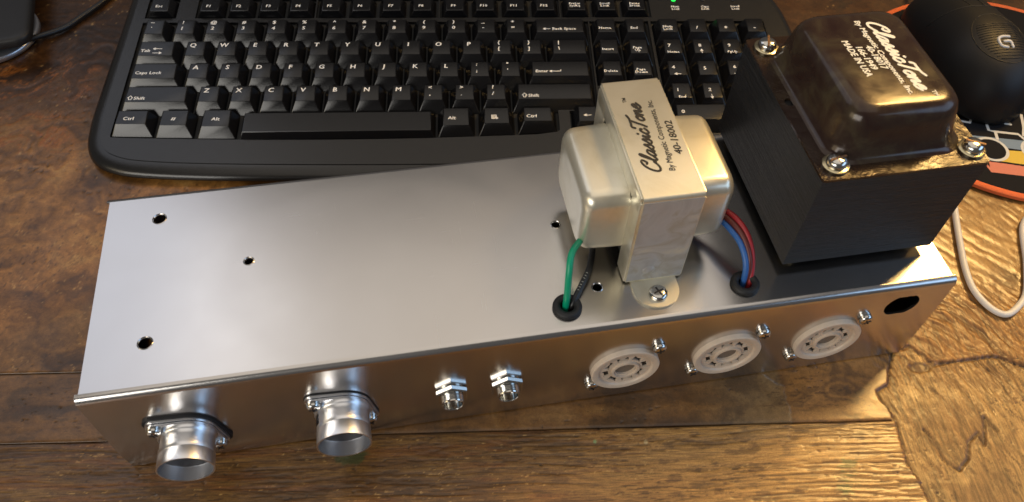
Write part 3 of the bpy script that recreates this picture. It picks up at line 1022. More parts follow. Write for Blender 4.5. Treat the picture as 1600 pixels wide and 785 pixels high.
def sheet_channel():
    """top strap and two legs bent from one strip"""
    b = bmesh.new()
    prof = [(BY0, Z0 + 1.0)]
    r = 1.6
    for i in range(6):
        a = math.radians(180 - 90 * i / 5)
        prof.append((BY0 + r + r * math.cos(a), BZ - r + r * math.sin(a)))
    for i in range(6):
        a = math.radians(90 - 90 * i / 5)
        prof.append((BY1 - r + r * math.cos(a), BZ - r + r * math.sin(a)))
    prof.append((BY1, Z0 + 1.0))
    inner = []
    t = 1.1
    inner = [(BY0 + t, Z0 + 1.0), (BY0 + t, BZ - t), (BY1 - t, BZ - t), (BY1 - t, Z0 + 1.0)]
    loft(b, [[(x, p[0], p[1]) for p in prof] + [(x, p[0], p[1]) for p in inner[::-1]] for x in (BX0 + .9, BX1 - .9)])
    return b


strap = obj("strap", sheet_channel(), M['cream'], OT, 40, OO)
# spangled front face plate of the strap, greyer than its cream top
b = bmesh.new()
box(b, BX0 + 1.2, BX1 - .9, BY0 - .18, BY0 + .02, Z0 + 2.0, BZ - 2.0)
obj("strap_leg_face", b, M['strap'], strap, 0, OO)
# side lips of the strap
for xa, xb, sx in ((BX0, BX0 + 1.1, -1), (BX1 - 1.1, BX1, 1)):
    b = bmesh.new()
    box(b, xa, xb, BY0 + 1.4, BY1 - 1.4, BZ - 9.4, BZ - .55, None, .35)
    obj("strap_lip", b, M['cream'], strap, 40, OO)
    for ya, yb in ((BY0 + .45, BY0 + 10.5), (BY1 - 12.5, BY1 - .45)):
        b = bmesh.new()
        box(b, xa, xb, ya, yb, Z0 + 1.2, BZ - 3.0, None, .35)
        obj("strap_lip", b, M['cream'], strap, 40, OO)
# core between the legs
b = bmesh.new()
box(b, BX0 + 1.3, BX1 - 1.3, BY0 + 1.3, BY1 - 1.3, Z0 + 6.0, BZ - 1.3)
obj("core", b, M['lam'], OT, 0, OO)
# feet: a round tongue front and back with screws
for sgn, yb_ in ((-1, BY0), (1, BY1)):
    pts = [(-10.1, 0.9), (10.1, 0.9)] + [(10.1 * math.cos(a), -5.2 - 10.1 * math.sin(a) * .96) for a in np.linspace(0, math.pi, 20)]
    pts = [(235.3 + x, yb_ + (y if sgn < 0 else -y)) for x, y in pts]
    b = fill_plate(pts, [], Z0 + .05, Z0 + 1.15)
    obj("foot", b, M['cream'], OT, 30, OO)
    screw(OT, OO @ T(235.3, yb_ + sgn * 8.2, Z0 + 1.15), 4.2, 2.4, ang=.35)
# spot weld dimple
b = bmesh.new(); lathe(b, [(2.8, 0), (2.3, .35), (1.2, .55), (.02, .6)], 20)
obj("rivet", b, M['strap'], strap, 60, OO @ FACE(232.2, 70.5, BY0 - .18))


def bell(xo, xi, y0, y1, z0, z1, r=7.0, sgn=1):
    """pressed end cover: opening at xi, rounded closed end at xo"""
    b = bmesh.new()
    rings = []
    R_ = 5.2
    D_ = abs(xo - xi)
    steps = [(0.0, 0.0), (.4, .2), ((D_ - R_) / D_, .5)]
    for k in range(1, 7):
        a = math.radians(90 * k / 6)
        steps.append(((D_ - R_ + R_ * math.sin(a)) / D_, .5 + R_ * (1 - math.cos(a))))
    for t, ins in steps:
        x = xi + (xo - xi) * t
        rr = rrect(y0 + ins, y1 - ins, z0 + ins, z1 - ins, max(1.5, r - ins * .45), 0, 6)
        rings.append([(x, p[0], p[1]) for p in rr])
    loft(b, rings)
    return b


obj("end_cover", bell(203.0, 222.2, 30.5, 77.5, 72.5, 108.2), M['cream'], OT, 50, OO)
obj("end_cover", bell(267.8, 248.3, 30.5, 77.5, 72.5, 108.2), M['cream'], OT, 50, OO)

# ------------------------------------------------------------------ script lettering
GL = {  # pen strokes of a slanted brush script, x to the right, y up, small letters one unit high
    'C': ([[(1.45, 1.75), (1.5, 2.0), (1.2, 2.15), (.7, 1.9), (.3, 1.3), (.15, .6), (.3, .12), (.75, .0), (1.2, .2), (1.55, .55)], [(1.45, 1.75), (1.25, 1.45), (1.0, 1.55)]], 1.65),
    'l': ([[(-.1, .3), (.4, .9), (.75, 1.7), (.8, 2.05), (.6, 2.0), (.35, 1.3), (.2, .5), (.25, .08), (.5, .1), (.75, .4)]], .72),
    'a': ([[(.95, .9), (.6, .98), (.25, .7), (.12, .3), (.25, .04), (.5, .12), (.8, .5), (.98, .95), (.82, .45), (.82, .1), (1.0, .06), (1.25, .4)]], 1.2),
    's': ([[(-.05, .3), (.3, .7), (.55, 1.1), (.6, .6), (.6, .2), (.35, .0), (.05, .12)], [(.6, .2), (.9, .4)]], .85),
    'i': ([[(-.05, .35), (.3, .95), (.22, .5), (.22, .12), (.4, .05), (.7, .4)], [(.48, 1.42), (.52, 1.5)]], .64),
    'c': ([[(.75, .75), (.75, .95), (.5, .98), (.2, .65), (.12, .25), (.3, .0), (.6, .08), (.95, .4)]], 1.0),
    'T': ([[(-.25, 1.55), (-.1, 1.95), (.4, 1.95), (1.2, 2.0), (1.75, 2.25)], [(.95, 1.95), (.7, 1.2), (.5, .5), (.3, .0)]], 1.15),
    'o': ([[(.55, .98), (.2, .7), (.1, .3), (.3, .0), (.65, .15), (.85, .6), (.7, .95), (.5, .85), (.75, .7), (1.1, .75)]], 1.02),
    'n': ([[(-.05, .6), (.18, .95), (.12, .4), (.05, .0)], [(.08, .3), (.4, .85), (.65, .95), (.66, .6), (.6, .15), (.75, .04), (1.05, .4)]], 1.0),
    'e': ([[(.1, .4), (.55, .55), (.8, .85), (.6, 1.02), (.3, .8), (.12, .35), (.3, .0), (.65, .08), (1.05, .45)]], 1.1),
}


def script_bm(word, height, pen, slant=.28):
    b = bmesh.new()
    k = height / 2.1
    x = 0
    z = 0
    for ch in word:
        st, adv = GL[ch]
        for s in st:
            pts = [((x + p[0] + slant * p[1]) * k, p[1] * k, z) for p in s]
            tube(b, pts, pen, 8, 5, True, .12)
            z += .004
        x += adv
    return b, x * k


def place_text(name, b, mat, parent, m4):
    return obj(name, b, mat, parent, 0, m4)


# black print on the strap: reads away from the viewer, letters' tops to the left
def strap_print(x, y, b, dz=.06):
    return OO @ T(x, y, BZ + dz) @ Matrix.Rotation(math.pi / 2 - .045, 4, 'Z')


b, w = script_bm("ClassicTone", 6.6, .5)
place_text("script_lettering", b, M['ink_black'], strap, strap_print(233.6, 34.0, b) @ Matrix.Diagonal((40.0 / w, 1, 1, 1)))
place_text("lettering", text_bm("TM", 2.3, 0, .03), M['ink_black'], strap, strap_print(229.6, 75.0, b))
b = text_bm("By Magnetic Components, Inc.", 3.5, .1, 0, embolden=.02)
wid = max(v.co.x for v in b.verts)
place_text("lettering", b, M['ink_black'], strap, strap_print(238.2, 34.2, b) @ Matrix.Diagonal((41.0 / wid, 1, 1, 1)))
b = text_bm("40-18002", 4.4, .12, 0, embolden=.03)
wid = max(v.co.x for v in b.verts)
place_text("lettering", b, M['ink_black'], strap, strap_print(243.6, 42.6, b) @ Matrix.Diagonal((19.5 / wid, 1, 1, 1)))

# leads
def lead(name, pts, r, mat, label):
    b = bmesh.new()
    tube(b, pts, r, 12, 8)
    o = obj(name, b, mat, OT, 60, OO)
    o['label'] = label
    return o


lead("lead_wire", [(208, 40, 75), (203.1, 32, 81), (198.2, 24.5, 84), (196.0, 18, 79), (195.2, 14, 67), (194.5, 12.8, 56), (194.5, 13, 40)], 1.45, M['wire_green'], "green lead wire")
lead("lead_wire", [(214, 48, 76), (212.5, 39, 66), (208.4, 28.5, 66), (203, 20.5, 65.0), (198.4, 14.4, 63.2), (196.8, 12.6, 56), (196.9, 12.6, 40)], 1.4, M['wire_black'], "black lead wire with white print")
blk = [o for o in OT.children if o.get('label', '').startswith('black lead')][0]
b = bmesh.new()
for k, (x, y, z) in enumerate([(206.9, 26, 66.9), (206.0, 24.8, 66.8), (205.1, 23.6, 66.7), (204.0, 22, 66.5), (203.1, 20.9, 66.2), (202.3, 19.9, 66.0), (201.5, 18.7, 65.7), (200.6, 17.5, 65.2)]):
    tube(b, [(x - .5, y + .1, z + .3), (x + .15, y - .45, z + .35)], .085, 6, 2, False)
obj("wire_print", b, M['ink_white'], blk, 0, OO)
lead("lead_wire", [(262, 52, 74), (269.4, 41, 74.5), (272.4, 33, 75.2), (274.6, 25, 74.0), (275.4, 17.5, 68.5), (274.6, 13.4, 58), (274.3, 13, 42)], 1.3, M['wire_blue'], "blue lead wire")
lead("lead_wire", [(262, 55, 76), (270.4, 42, 76.4), (274.2, 33.6, 77.0), (276.7, 26, 74.6), (277.4, 18.5, 68.8), (276.2, 13.8, 58), (275.6, 13, 42)], 1.3, M['wire_brown'], "brown lead wire")
lead("lead_wire", [(264, 57, 77), (271.4, 44.5, 77.4), (275.8, 36, 78.0), (278.6, 27.5, 75.0), (279.0, 19, 68.2), (277.2, 12.6, 58), (276.2, 12, 42)], 1.3, M['wire_red'], "red lead wire")

# ------------------------------------------------------------------ large (power) transformer
PT = empty("large_transformer", (0, 0, 0), (0, 0, 0.13316))
PT.location = CH.matrix_basis @ (Vector((328.2, 60.7, CHH)) * S)
tag(PT, "large black and brown transformer with white print at the right end of chassis", "transformer")
PO = T(-328.2, -60.7, -CHH)
PX0, PX1, PY0, PY1 = 293.0, 363.4, 17.6, 103.8
PZ0, PZ1 = CHH + 4.2, 119.3
b = bmesh.new()
rings = []
rr_ = random.Random(3)
nl = 44
for k in range(nl + 1):          # every sheet of the stack slightly in or out
    z = PZ0 + (PZ1 - PZ0) * k / nl
    for dz in ((.0, .62) if k < nl else (0,)):
        j = [rr_.uniform(-.05, .05) for _ in range(4)] if dz == 0 else j
        rings.append([(PX0 + j[0], PY0 + j[1], z + dz), (PX1 + j[2], PY0 + j[1], z + dz), (PX1 + j[2], PY1 + j[3], z + dz), (PX0 + j[0], PY1 + j[3], z + dz)])
loft(b, rings)
obj("lamination_stack", b, M['lam'], PT, 0, PO)
# lower flange and cover that drops through the chassis
b = bmesh.new()
loft(b, [rrect(PX0 + 9, PX1 - 9, PY0 + 9, PY1 - 9, 6, CHH - 1), rrect(PX0 + 9, PX1 - 9, PY0 + 9, PY1 - 9, 6, PZ0)])
obj("lower_cover", b, M['lam'], PT, 40, PO)
for x, y in ((300, 25), (357, 25), (300, 97), (357, 97)):
    b = hexring(4.2, 2, 0.02, PZ0 - CHH)
    obj("spacer_nut", b, M['brass'], PT, 20, PO @ T(x, y, CHH))
# top plate of the end bell: slot at the left side
b = fill_plate([(p[0], p[1]) for p in rrect(PX0 - .3, PX1 + .3, PY0 - .3, PY1 + .3, 1.5, 0, 4)], [c2(2.3, 297.0, 62)], PZ1, PZ1 + 1.1)
cover = obj("top_cover", b, M['enamel_plate'], PT, 30, PO)
b = bmesh.new()
PB = (300.5, 355.5, 26.0, 97.0)
rings = []
for ins, z, r in ((-2.6, PZ1 + 1.0, 11), (-.9, PZ1 + 1.5, 11), (.2, PZ1 + 2.8, 10.5), (1.3, PZ1 + 6, 10), (2.6, PZ1 + 13, 10), (3.1, PZ1 + 16, 10), (4.0, PZ1 + 18.6, 9.6), (5.6, PZ1 + 20.6, 8.8), (7.6, PZ1 + 21.5, 7.6), (9.5, PZ1 + 21.8, 6.0)):
    rings.append(rrect(PB[0] + ins, PB[1] - ins, PB[2] + ins, PB[3] - ins, r, z, 7))
loft(b, rings, False, True)
bellpt = obj("bell_cover", b, M['enamel'], cover, 60, PO)
PTZ = PZ1 + 21.8
for x, y, a in ((300.7, 24.6, .2), (359.0, 24.6, 2.6), (299.8, 96.9, 1.2), (358.6, 97.2, .5)):
    b = bmesh.new(); lathe(b, [(5.4, 0.02), (5.4, 1.0), (4.9, 1.2), (1, 1.25)], 28)
    sc_ = obj("bolt_washer", b, M['brass'], PT, 40, PO @ T(x, y, PZ1 + 1.1))
    screw(PT, PO @ T(x, y, PZ1 + 2.2), 4.1, 3.4, True, 'chrome', 'slotmetal', ang=a, name="bolt")


# white print: reads towards the viewer, tops of the letters to the right
def bell_print(x, y, dz=.05):
    return PO @ T(x, y, PTZ + dz) @ Matrix.Rotation(-math.pi / 2 + .045, 4, 'Z')


b, w = script_bm("ClassicTone", 7.0, .6)
place_text("script_lettering", b, M['ink_white'], bellpt, bell_print(332.6, 83.6) @ Matrix.Diagonal((43.5 / w, 1, 1, 1)))
place_text("lettering", text_bm("TM", 2.6, 0, .05), M['ink_white'], bellpt, bell_print(340.2, 39.4))
for s_, size, x, y, wd in (("By Magnetic Components, Inc.", 3.4, 329.0, 84.8, 46.5), ("40-18017", 4.0, 326.6, 68.6, 15.0), ("166-1949", 4.0, 322.4, 69.0, 15.0), ("MADE IN USA", 4.0, 318.2, 73.0, 22.5)):
    b = text_bm(s_, size, .12, 0, embolden=.035)
    wid = max(v.co.x for v in b.verts)
    place_text("lettering", b, M['ink_white'], bellpt, bell_print(x, y) @ Matrix.Diagonal((wd / wid, 1, 1, 1)))

# ------------------------------------------------------------------ keyboard
TAU = 0.09672
KB = empty("keyboard", (0, 0, 14.0), (TAU, 0, 0))
tag(KB, "black full size computer keyboard with white legends behind the chassis", "keyboard")
U = 19.05
# body: outline rings, rounded front corners
OUT = [(-19.5, 150), (-19.8, 90), (-20.2, 30), (-19.6, 12), (-17, -4), (-10, -15.5), (2, -22.5), (20, -26.0), (60, -28.5), (130, -30.2), (200, -30.6), (270, -30.0),
       (340, -28.0), (392, -24.5), (408, -19.5), (418, -9.5), (423, 4), (425, 22), (425, 60), (423, 96), (419, 118), (410, 134), (396, 146), (380, 150)]
ctr = Vector((202, 60, 0))


def inset(poly, d):
    n = len(poly)
    out = []
    for i in range(n):
        p0, p1, p2 = Vector(poly[i - 1]), Vector(poly[i]), Vector(poly[(i + 1) % n])
        t = (p2 - p0)
        t = Vector((t[0], t[1])).normalized()
        nrm = Vector((-t.y, t.x))
        out.append((p1[0] + nrm.x * d, p1[1] + nrm.y * d))
    return out


outl = [tuple(p[:2]) for p in catmull([(x, y, 0) for x, y in OUT] + [(OUT[0][0], OUT[0][1], 0)], 4)[:-1]]
b = bmesh.new()
BEZ = -3.6


def zt(x, s):                    # desk surface in keyboard coordinates
    return -(14.0 + s * math.sin(TAU)) / math.cos(TAU) + .6


rings = []
for d, zf in ((5.0, 0.0), (1.2, .12), (0.0, .38), (.4, .58), (1.9, .78), (4.6, .93), (8.0, 1.0), (12.0, 1.0)):
    rings.append([(x, s, zt(x, s) + (BEZ - .5 - zt(x, s)) * zf) for x, s in inset(outl, d)])
loft(b, rings, True, False)
obj("case", b, M['case'], KB, 60)
# bezel plate with real openings for the key fields
mainf = [(-3.6, 2.0), (-3.2, .5)] + [(x, .2 - 3.1 * math.sin(math.pi * min(1, max(0, (x + 3) / 264)))) for x in range(6, 252, 10)] + [(258, 1.6), (259.4, 3), (259.4, 18.6), (283.6, 18.6), (284.4, 19.4), (284.4, 95.8), (-3.6, 95.8)]
navf = [(285.3, 38.0), (324.4, 38.0), (324.4, 95.8), (285.3, 95.8)]
arrow = [(266.2, -.6), (324.2, -.6), (324.2, 18.0), (304.9, 18.0), (304.9, 36.8), (285.6, 36.8), (285.6, 18.0), (266.2, 18.0)]
numf = [(326.0, -.6), (402.0, -.6), (402.0, 95.8), (326.0, 95.8)]
frow = [[(-3.4, 99.6), (16.6, 99.6), (16.6, 118), (-3.4, 118)]] + [[(x0, 99.6), (x1, 99.6), (x1, 118), (x0, 118)] for x0, x1 in ((28.6, 105.2), (106.2, 186.0), (186.9, 266.2), (267.0, 327.4))]
b = fill_plate(inset(outl, 9.0), [mainf, navf, arrow, numf] + frow, BEZ - 1.6, BEZ)
obj("bezel", b, M['case'], KB, 40)
b = bmesh.new()
box(b, -8, 408, -6, 124, BEZ - 4.4, BEZ - 1.8)
obj("key_well", b, M['well'], KB, 0)

_caps = {}


def cap_mesh(w, d, ht, fi, bi, si, bev=.45):
    key = (round(w, 2), round(d, 2), ht, fi, bi, si)
    if key in _caps: return _caps[key]
    b = bmesh.new()
    zs = ((0, 0, 0), (1, 1, 1))
    low = [(0, 0, -5), (w, 0, -5), (w, d, -5), (0, d, -5)]
    hi = [(si, fi, ht), (w - si, fi, ht), (w - si, d - bi, ht), (si, d - bi, ht)]
    vs = [b.verts.new(p) for p in low + hi]
    for f in ((3, 2, 1, 0), (4, 5, 6, 7), (0, 1, 5, 4), (1, 2, 6, 5), (2, 3, 7, 6), (3, 0, 4, 7)):
        b.faces.new([vs[i] for i in f])
    ed = [e for e in b.edges if max(v.co.z for v in e.verts) > 0]
    bmesh.ops.bevel(b, geom=ed, offset=bev, segments=2, affect='EDGES', profile=.6)
    bmesh.ops.recalc_face_normals(b, faces=b.faces)
    bmesh.ops.scale(b, vec=(S, S, S), verts=b.verts)
    me = bpy.data.meshes.new("key")
    b.to_mesh(me); b.free()
    me.materials.append(M['keycap'])
    me.shade_smooth(); me.set_sharp_from_angle(angle=math.radians(12))
    _caps[key] = me
    return me


def arrow_bm(dx, dy, ln, hook=0):
    b = bmesh.new()
    def seg(p, q, r): tube(b, [(p[0], p[1], 0), (q[0], q[1], 0)], r, 6, 2, False, .1)
    seg((0, 0), (-dx * ln, -dy * ln), .22)
    for s in (1, -1):
        seg((dx * .2, dy * .2), (-dx * 1.1 - dy * .7 * s, -dy * 1.1 + dx * .7 * s), .3)
    if hook: seg((-dx * ln, -dy * ln), (-dx * ln, 1.2), .22)
    return b


def shift_bm():
    b = bmesh.new()
    P = [(-1.5, 0), (0, 1.7), (1.5, 0), (.75, 0), (.75, -1.4), (-.75, -1.4), (-.75, 0), (-1.5, 0)]
    for p, q in zip(P, P[1:]): tube(b, [(*p, 0), (*q, 0)], .21, 6, 2, False, .1)
    return b


def key(x, s, w, d, legends=(), ht=1.6, fi=5.6, bi=.8, si=3.6):
    me = cap_mesh(w, d, ht, fi, bi, si)
    o = bpy.data.objects.new("key", me)
    COL.objects.link(o)
    o.parent = KB
    o.location = Vector((x, s, 0)) * S
    if not legends: return o
    bm = bmesh.new()
    for i, lg in enumerate(legends):
        if lg[0] == 'T':
            _, s_, size, lx, ly, *rest = lg
            b2 = text_bm(s_, size * 1.06, .06, 0.0, 'CENTER' if not rest else rest[0], 2 if size > 3 else 1, 1.04, .8, 1.08, .028)
        elif lg[0] == 'A':
            _, dx, dy, ln, lx, ly, *rest = lg
            b2 = arrow_bm(dx, dy, ln, rest[0] if rest else 0)
        elif lg[0] == 'S':
            _, lx, ly = lg
            b2 = shift_bm()
        elif lg[0] == 'W':
            _, lx, ly = lg
            b2 = bmesh.new()
            for qx in (-1.1, .15):
                for qy in (-1.0, .15):
                    vs = [b2.verts.new(p) for p in ((qx + .3 * qy, qy, 0), (qx + 1.0 + .3 * qy, qy + .15, 0), (qx + 1.25 + .3 * qy, qy + 1.0, 0), (qx + .25 + .3 * qy, qy + .85, 0))]
                    b2.faces.new(vs)
        elif lg[0] == 'M':
            _, lx, ly = lg
            b2 = bmesh.new()
            for y_ in (1.5, .8, .1, -.6):
                tube(b2, [(-1.6, y_, 0), (.9, y_, 0)], .2, 6, 2, False, .1)
            for p, q in (((-1.7, 1.6), (-1.7, -1.2)), ((1.0, 1.6), (1.0, -.3)), ((-1.7, -1.2), (.4, -1.2)), ((.6, .2), (1.2, -1.7)), ((.6, .2), (2.1, -.9)), ((1.2, -1.2), (2.1, -.9))):
                tube(b2, [(*p, 0), (*q, 0)], .22, 6, 2, False, .1)
        bmesh.ops.translate(b2, vec=(lx, ly, ht + .05), verts=b2.verts)
        join(bm, b2)
    obj("legend", bm, M['legend'], o, 0)
    return o


LX, LY = 7.1, 14.0
DX = -2.0


def std(row, u, wu=1.0, legends=None, hu=1.0):
    return key(u * U + DX + .4, row * U - 1.5, wu * U - .9, hu * U - .7, legends or ())


def single(c): return [('T', c, 4.3, LX, LY)]
def pair(a, c): return [('T', a, 3.6, LX, LY + 1.3), ('T', c, 3.7, LX, LY - 4.0)]


# number row
nr = [('~', '`'), ('!', '1'), ('@', '2'), ('#', '3'), ('$', '4'), ('%', '5'), ('^', '6'), ('&', '7'), ('*', '8'), ('(', '9'), (')', '0'), ('_', '-'), ('+', '=')]
for i, (a, c) in enumerate(nr): std(4, i, 1, pair(a, c))
std(4, 13, 2, [('A', -1, 0, 4.2, 8.0, 8.6), ('T', "Back Space", 2.9, 13.4, 8.6, 'LEFT')])
std(3, 0, 1.5, [('T', "Tab", 3.2, 4.6, 9.5, 'LEFT'), ('A', -1, 0, 5.0, 12.2, 11.2), ('A', 1, 0, 5.0, 17.2, 7.6)])
for i, c in enumerate("QWERTYUIOP"): std(3, 1.5 + i, 1, single(c))
std(3, 11.5, 1, pair('{', '[')); std(3, 12.5, 1, pair('}', ']')); std(3, 13.5, 1.5, pair('|', '\\'))
std(2, 0, 1.75, [('T', "Caps Lock", 3.1, 4.9, 9.8, 'LEFT')])
for i, c in enumerate("ASDFGHJKL"): std(2, 1.75 + i, 1, single(c))
std(2, 10.75, 1, pair(':', ';')); std(2, 11.75, 1, pair('"', "'"))
std(2, 12.75, 2.25, [('T', "Enter", 3.0, 5.4, 9.4, 'LEFT'), ('A', -1, 0, 6.6, 14.6, 9.3, 1)])
std(1, 0, 2.25, [('S', 6.3, 8.6), ('T', "Shift", 3.1, 8.3, 8.2, 'LEFT')])
for i, c in enumerate("ZXCVBNM"): std(1, 2.25 + i, 1, single(c))
for i, (a, c) in enumerate((('<', ','), ('>', '.'), ('?', '/'))): std(1, 9.25 + i, 1, pair(a, c))
std(1, 12.25, 2.75, [('S', 7.3, 8.6), ('T', "Shift", 3.1, 9.4, 8.2, 'LEFT')])
# bottom row with its bowed front edge
for x0, x1, s0, lg in ((-3.3, 20.9, 1.0, [('T', "Ctrl", 3.2, 7.2, 9.0, 'LEFT')]), (22.2, 44.2, -.2, [('W', 10.6, 9.6)]), (46.3, 68.8, -1.2, [('T', "Alt", 3.2, 10.8, 10.3)]),
                       (186.4, 208.6, -2.0, [('T', "Alt", 3.2, 8.6, 10.4)]), (210.8, 232.4, -.7, [('M', 9.6, 9.6)]), (234.4, 257.9, .8, [('T', "Ctrl", 3.2, 8.0, 8.6)])):
    key(x0, s0, x1 - x0, 17.0 - s0, lg, 1.6, 5.0, .8)
key(70.6, -2.6, 114.6, 19.4, (), .4, 3.0, 2.0, 2.6)
# function row
fx = [29.8 + 19.1 * i for i in range(4)] + [107.4 + 19.8 * i for i in range(4)] + [188.0 + 19.9 * i for i in range(4)]
key(-2.2, 100.2, 17.6, 15.4, [('T', "Esc", 2.9, 8.2, 5.9)], .8, 1.6, 2.4, 3.2)
for i, x in enumerate(fx): key(x, 100.2, 17.6, 15.4, [('T', "F%d" % (i + 1), 2.9, 7.8, 5.9)], .8, 1.6, 2.4, 3.2)
for x, s_ in ((268.2, "PrtScr\nSysRq"), (288.2, "Scroll\nLock"), (308.2, "Pause\nBreak")): key(x, 100.2, 17.6, 15.4, [('T', s_, 2.5, 7.8, 6.6)], .8, 1.6, 2.4, 3.2)
# navigation block
NX = 284.9
for r, c, s_ in ((4, 0, "Home"), (4, 1, "End"), (3, 0, "Insert"), (3, 1, "Page\nUp"), (2, 0, "Delete"), (2, 1, "Page\nDown")):
    key(NX + c * U + .9, r * U - 1.5, U - .9, U - .7, [('T', s_, 2.7, 8.0, 9.2)])
key(NX + 1.4, U - 1.5, U - .9, U - .9, [('A', 0, 1, 4, 9, 12)])
for c, (dx, dy) in zip((-1, 0, 1), ((-1, 0), (0, -1), (1, 0))):
    key(NX + 1.4 + c * U * 1.0, -.2, U - .9, U - 1.4, [('A', dx, dy, 4, 9 + 2 * dx, 10 + 2 * dy)])
# number pad
PX = 326.0
np_ = {(4, 0): [('T', "Num\nLock", 2.7, 8.0, 9.2)], (4, 1): [('T', "/", 3.6, 8.2, 9.2)], (4, 2): [('T', "*", 4.2, 8.2, 8.6)], (4, 3): [('T', "-", 4.2, 8.2, 9.2)],
       (3, 0): [('T', "7", 3.4, 6.6, 12), ('T', "Home", 2.6, 8.6, 6.4)], (3, 1): [('T', "8", 3.4, 7.4, 12), ('A', 0, 1, 3.0, 8, 8.4)], (3, 2): [('T', "9", 3.4, 7.4, 12), ('T', "PgUp", 2.6, 8.6, 6.4)],
       (2, 0): [('T', "4", 3.4, 6.6, 12), ('A', -1, 0, 3.6, 7.0, 6.4)], (2, 1): [('T', "5", 3.4, 7.4, 11)], (2, 2): [('T', "6", 3.4, 7.4, 12), ('A', 1, 0, 3.6, 10, 6.4)],
       (1, 0): [('T', "1", 3.4, 6.6, 12), ('T', "End", 2.6, 8.6, 6.4)], (1, 1): [('T', "2", 3.4, 7.4, 12), ('A', 0, -1, 3.0, 8, 5.2)], (1, 2): [('T', "3", 3.4, 7.4, 12), ('T', "PgDn", 2.6, 8.6, 6.4)]}
for (r, c), lg in np_.items(): key(PX + c * U + .9, r * U - 1.5, U - .9, U - .7, lg)
key(PX + .9, .3, 2 * U - .9, U - .9, [('T', "0", 3.6, 7.2, 11.6)])
key(PX + 2 * U + .9, .3, U - .9, U - .9, [('T', ".", 3.6, 7.2, 12), ('T', "Del", 2.6, 8.6, 6.4)])
key(PX + 3 * U + .9, 2 * U + .3, U - .9, 2 * U - .9, [('T', "+", 3.8, 7.2, 29)])
key(PX + 3 * U + .9, .3, U - .9, 2 * U - .9, [('T', "Enter", 2.6, 8.6, 29)])
# indicator lights
for x, s_, on in ((344.6, "Num\nLock", 1), (364.8, "Caps\nLock", 0), (385.4, "Scroll\nLock", 0)):
    b = text_bm(s_, 2.7, .1, 0, 'CENTER', 1, 1, .85, 1, .028)
    obj("legend", b, M['legend'], KB, 0, T(x, 108.6, BEZ + .05))
    b = bmesh.new(); lathe(b, [(1.5, 0), (1.5, .5), (1.1, .9), (.05, 1.1)], 16)
    obj("indicator_light", b, M['led'] if on else M['case'], KB, 60, T(x - .2, 116.2, BEZ))

# ------------------------------------------------------------------ mouse pad
PC = (556.0, 44.5)
PADR = 98.0
PAD = empty("mouse_pad", (PC[0], PC[1], 0.3))
tag(PAD, "round black mouse pad with orange stitched rim and printed stripes", "mouse pad")
b = bmesh.new()
lathe(b, [(PADR - .3, 0.02), (PADR, .6), (PADR, 2.2), (PADR - .4, 2.75), (PADR - 3, 2.8)], 128)
obj("cloth", b, M['pad'], PAD, 40)
b = bmesh.new()
ring_lathe(b, [(PADR + .25, .5), (PADR + .25, 2.6), (PADR - .4, 3.15), (PADR - 2.2, 3.25), (PADR - 3.6, 2.95), (PADR - 3.6, 2.6), (PADR - 1, .5)], 160)
obj("stitched_rim", b, M['pad_rim'], PAD, 40)


def pad_poly(pts, mat, z):
    b = fill_plate([(x - PC[0], y - PC[1]) for x, y in pts], [], z - .06, z)
    return obj("printed_stripe", b, mat, PAD, 0)


pad_poly([(515, 3.0), (533, .0), (560, -4.5), (600, -10), (600, -18), (560, -13.5), (543.8, -10.6), (534, -8.5), (514, -6)], M['pad_blue'], 2.90)
pad_poly([(531, -10.2), (543.8, -11.6), (600, -19), (600, -30), (538.6, -22.4), (524, -19.2)], M['pad_yellow'], 2.91)
pad_poly([(518, -19.6), (527.8, -21.6), (538, -24), (600, -32), (596, -40), (534.4, -31.8), (515.5, -28.2)], M['pad_pink'], 2.92)
zz = 2.96
for cx, cy, r in ((523.8, -9.2, 9.5), (552.6, -11.5, 9.5)):
    b = bmesh.new()
    lathe(b, [(r, 2.90 + .03), (r, 2.945)], 40, T(cx - PC[0], cy - PC[1], 0))
    obj("printed_disc", b, M['pad'], PAD, 40)
    b = bmesh.new()
    tube(b, [(cx - PC[0] + r * math.cos(a), cy - PC[1] + r * math.sin(a), zz) for a in np.linspace(0, 2 * math.pi, 49)], .95, 8, 2, False, .04)
    obj("printed_ring", b, M['pad_white'], PAD, 0)
    zz += .01
for line in ([(511, 16.5), (519.3, 14.0), (523.4, 19.5), (530.6, 18.0), (528.8, 7.0), (532.4, 5.8)], [(532.4, 5.8), (531.2, -.5)], [(532.4, 5.8), (546, 3.3), (548.6, -2)],
             [(537.5, 18.4), (541.0, 17), (541.9, 12.6), (545, 12.0)], [(552.6, 24), (555.6, 20.5), (552.2, 8.9), (549, 2)], [(500, 20), (508, 17), (511, 16.5)],
             [(567.6, 131.8), (570.9, 125.8), (573.2, 119.3), (574.0, 115.4), (583, 113.6)], [(584.7, 126), (583, 114)], [(577, 127.5), (579, 125.5)]):
    b = bmesh.new()
    tube(b, [(x - PC[0], y - PC[1], zz) for x, y in line], .95, 8, 2, False, .04)
    zz += .006
    obj("printed_line", b, M['pad_white'], PAD, 0)
b = bmesh.new()
tube(b, [(514.5 - PC[0], -18.5 - PC[1], 2.98), (516.5 - PC[0], -28 - PC[1], 2.98)], .8, 8, 2, False, .04)
obj("printed_line", b, M['pad_pink'], PAD, 0)

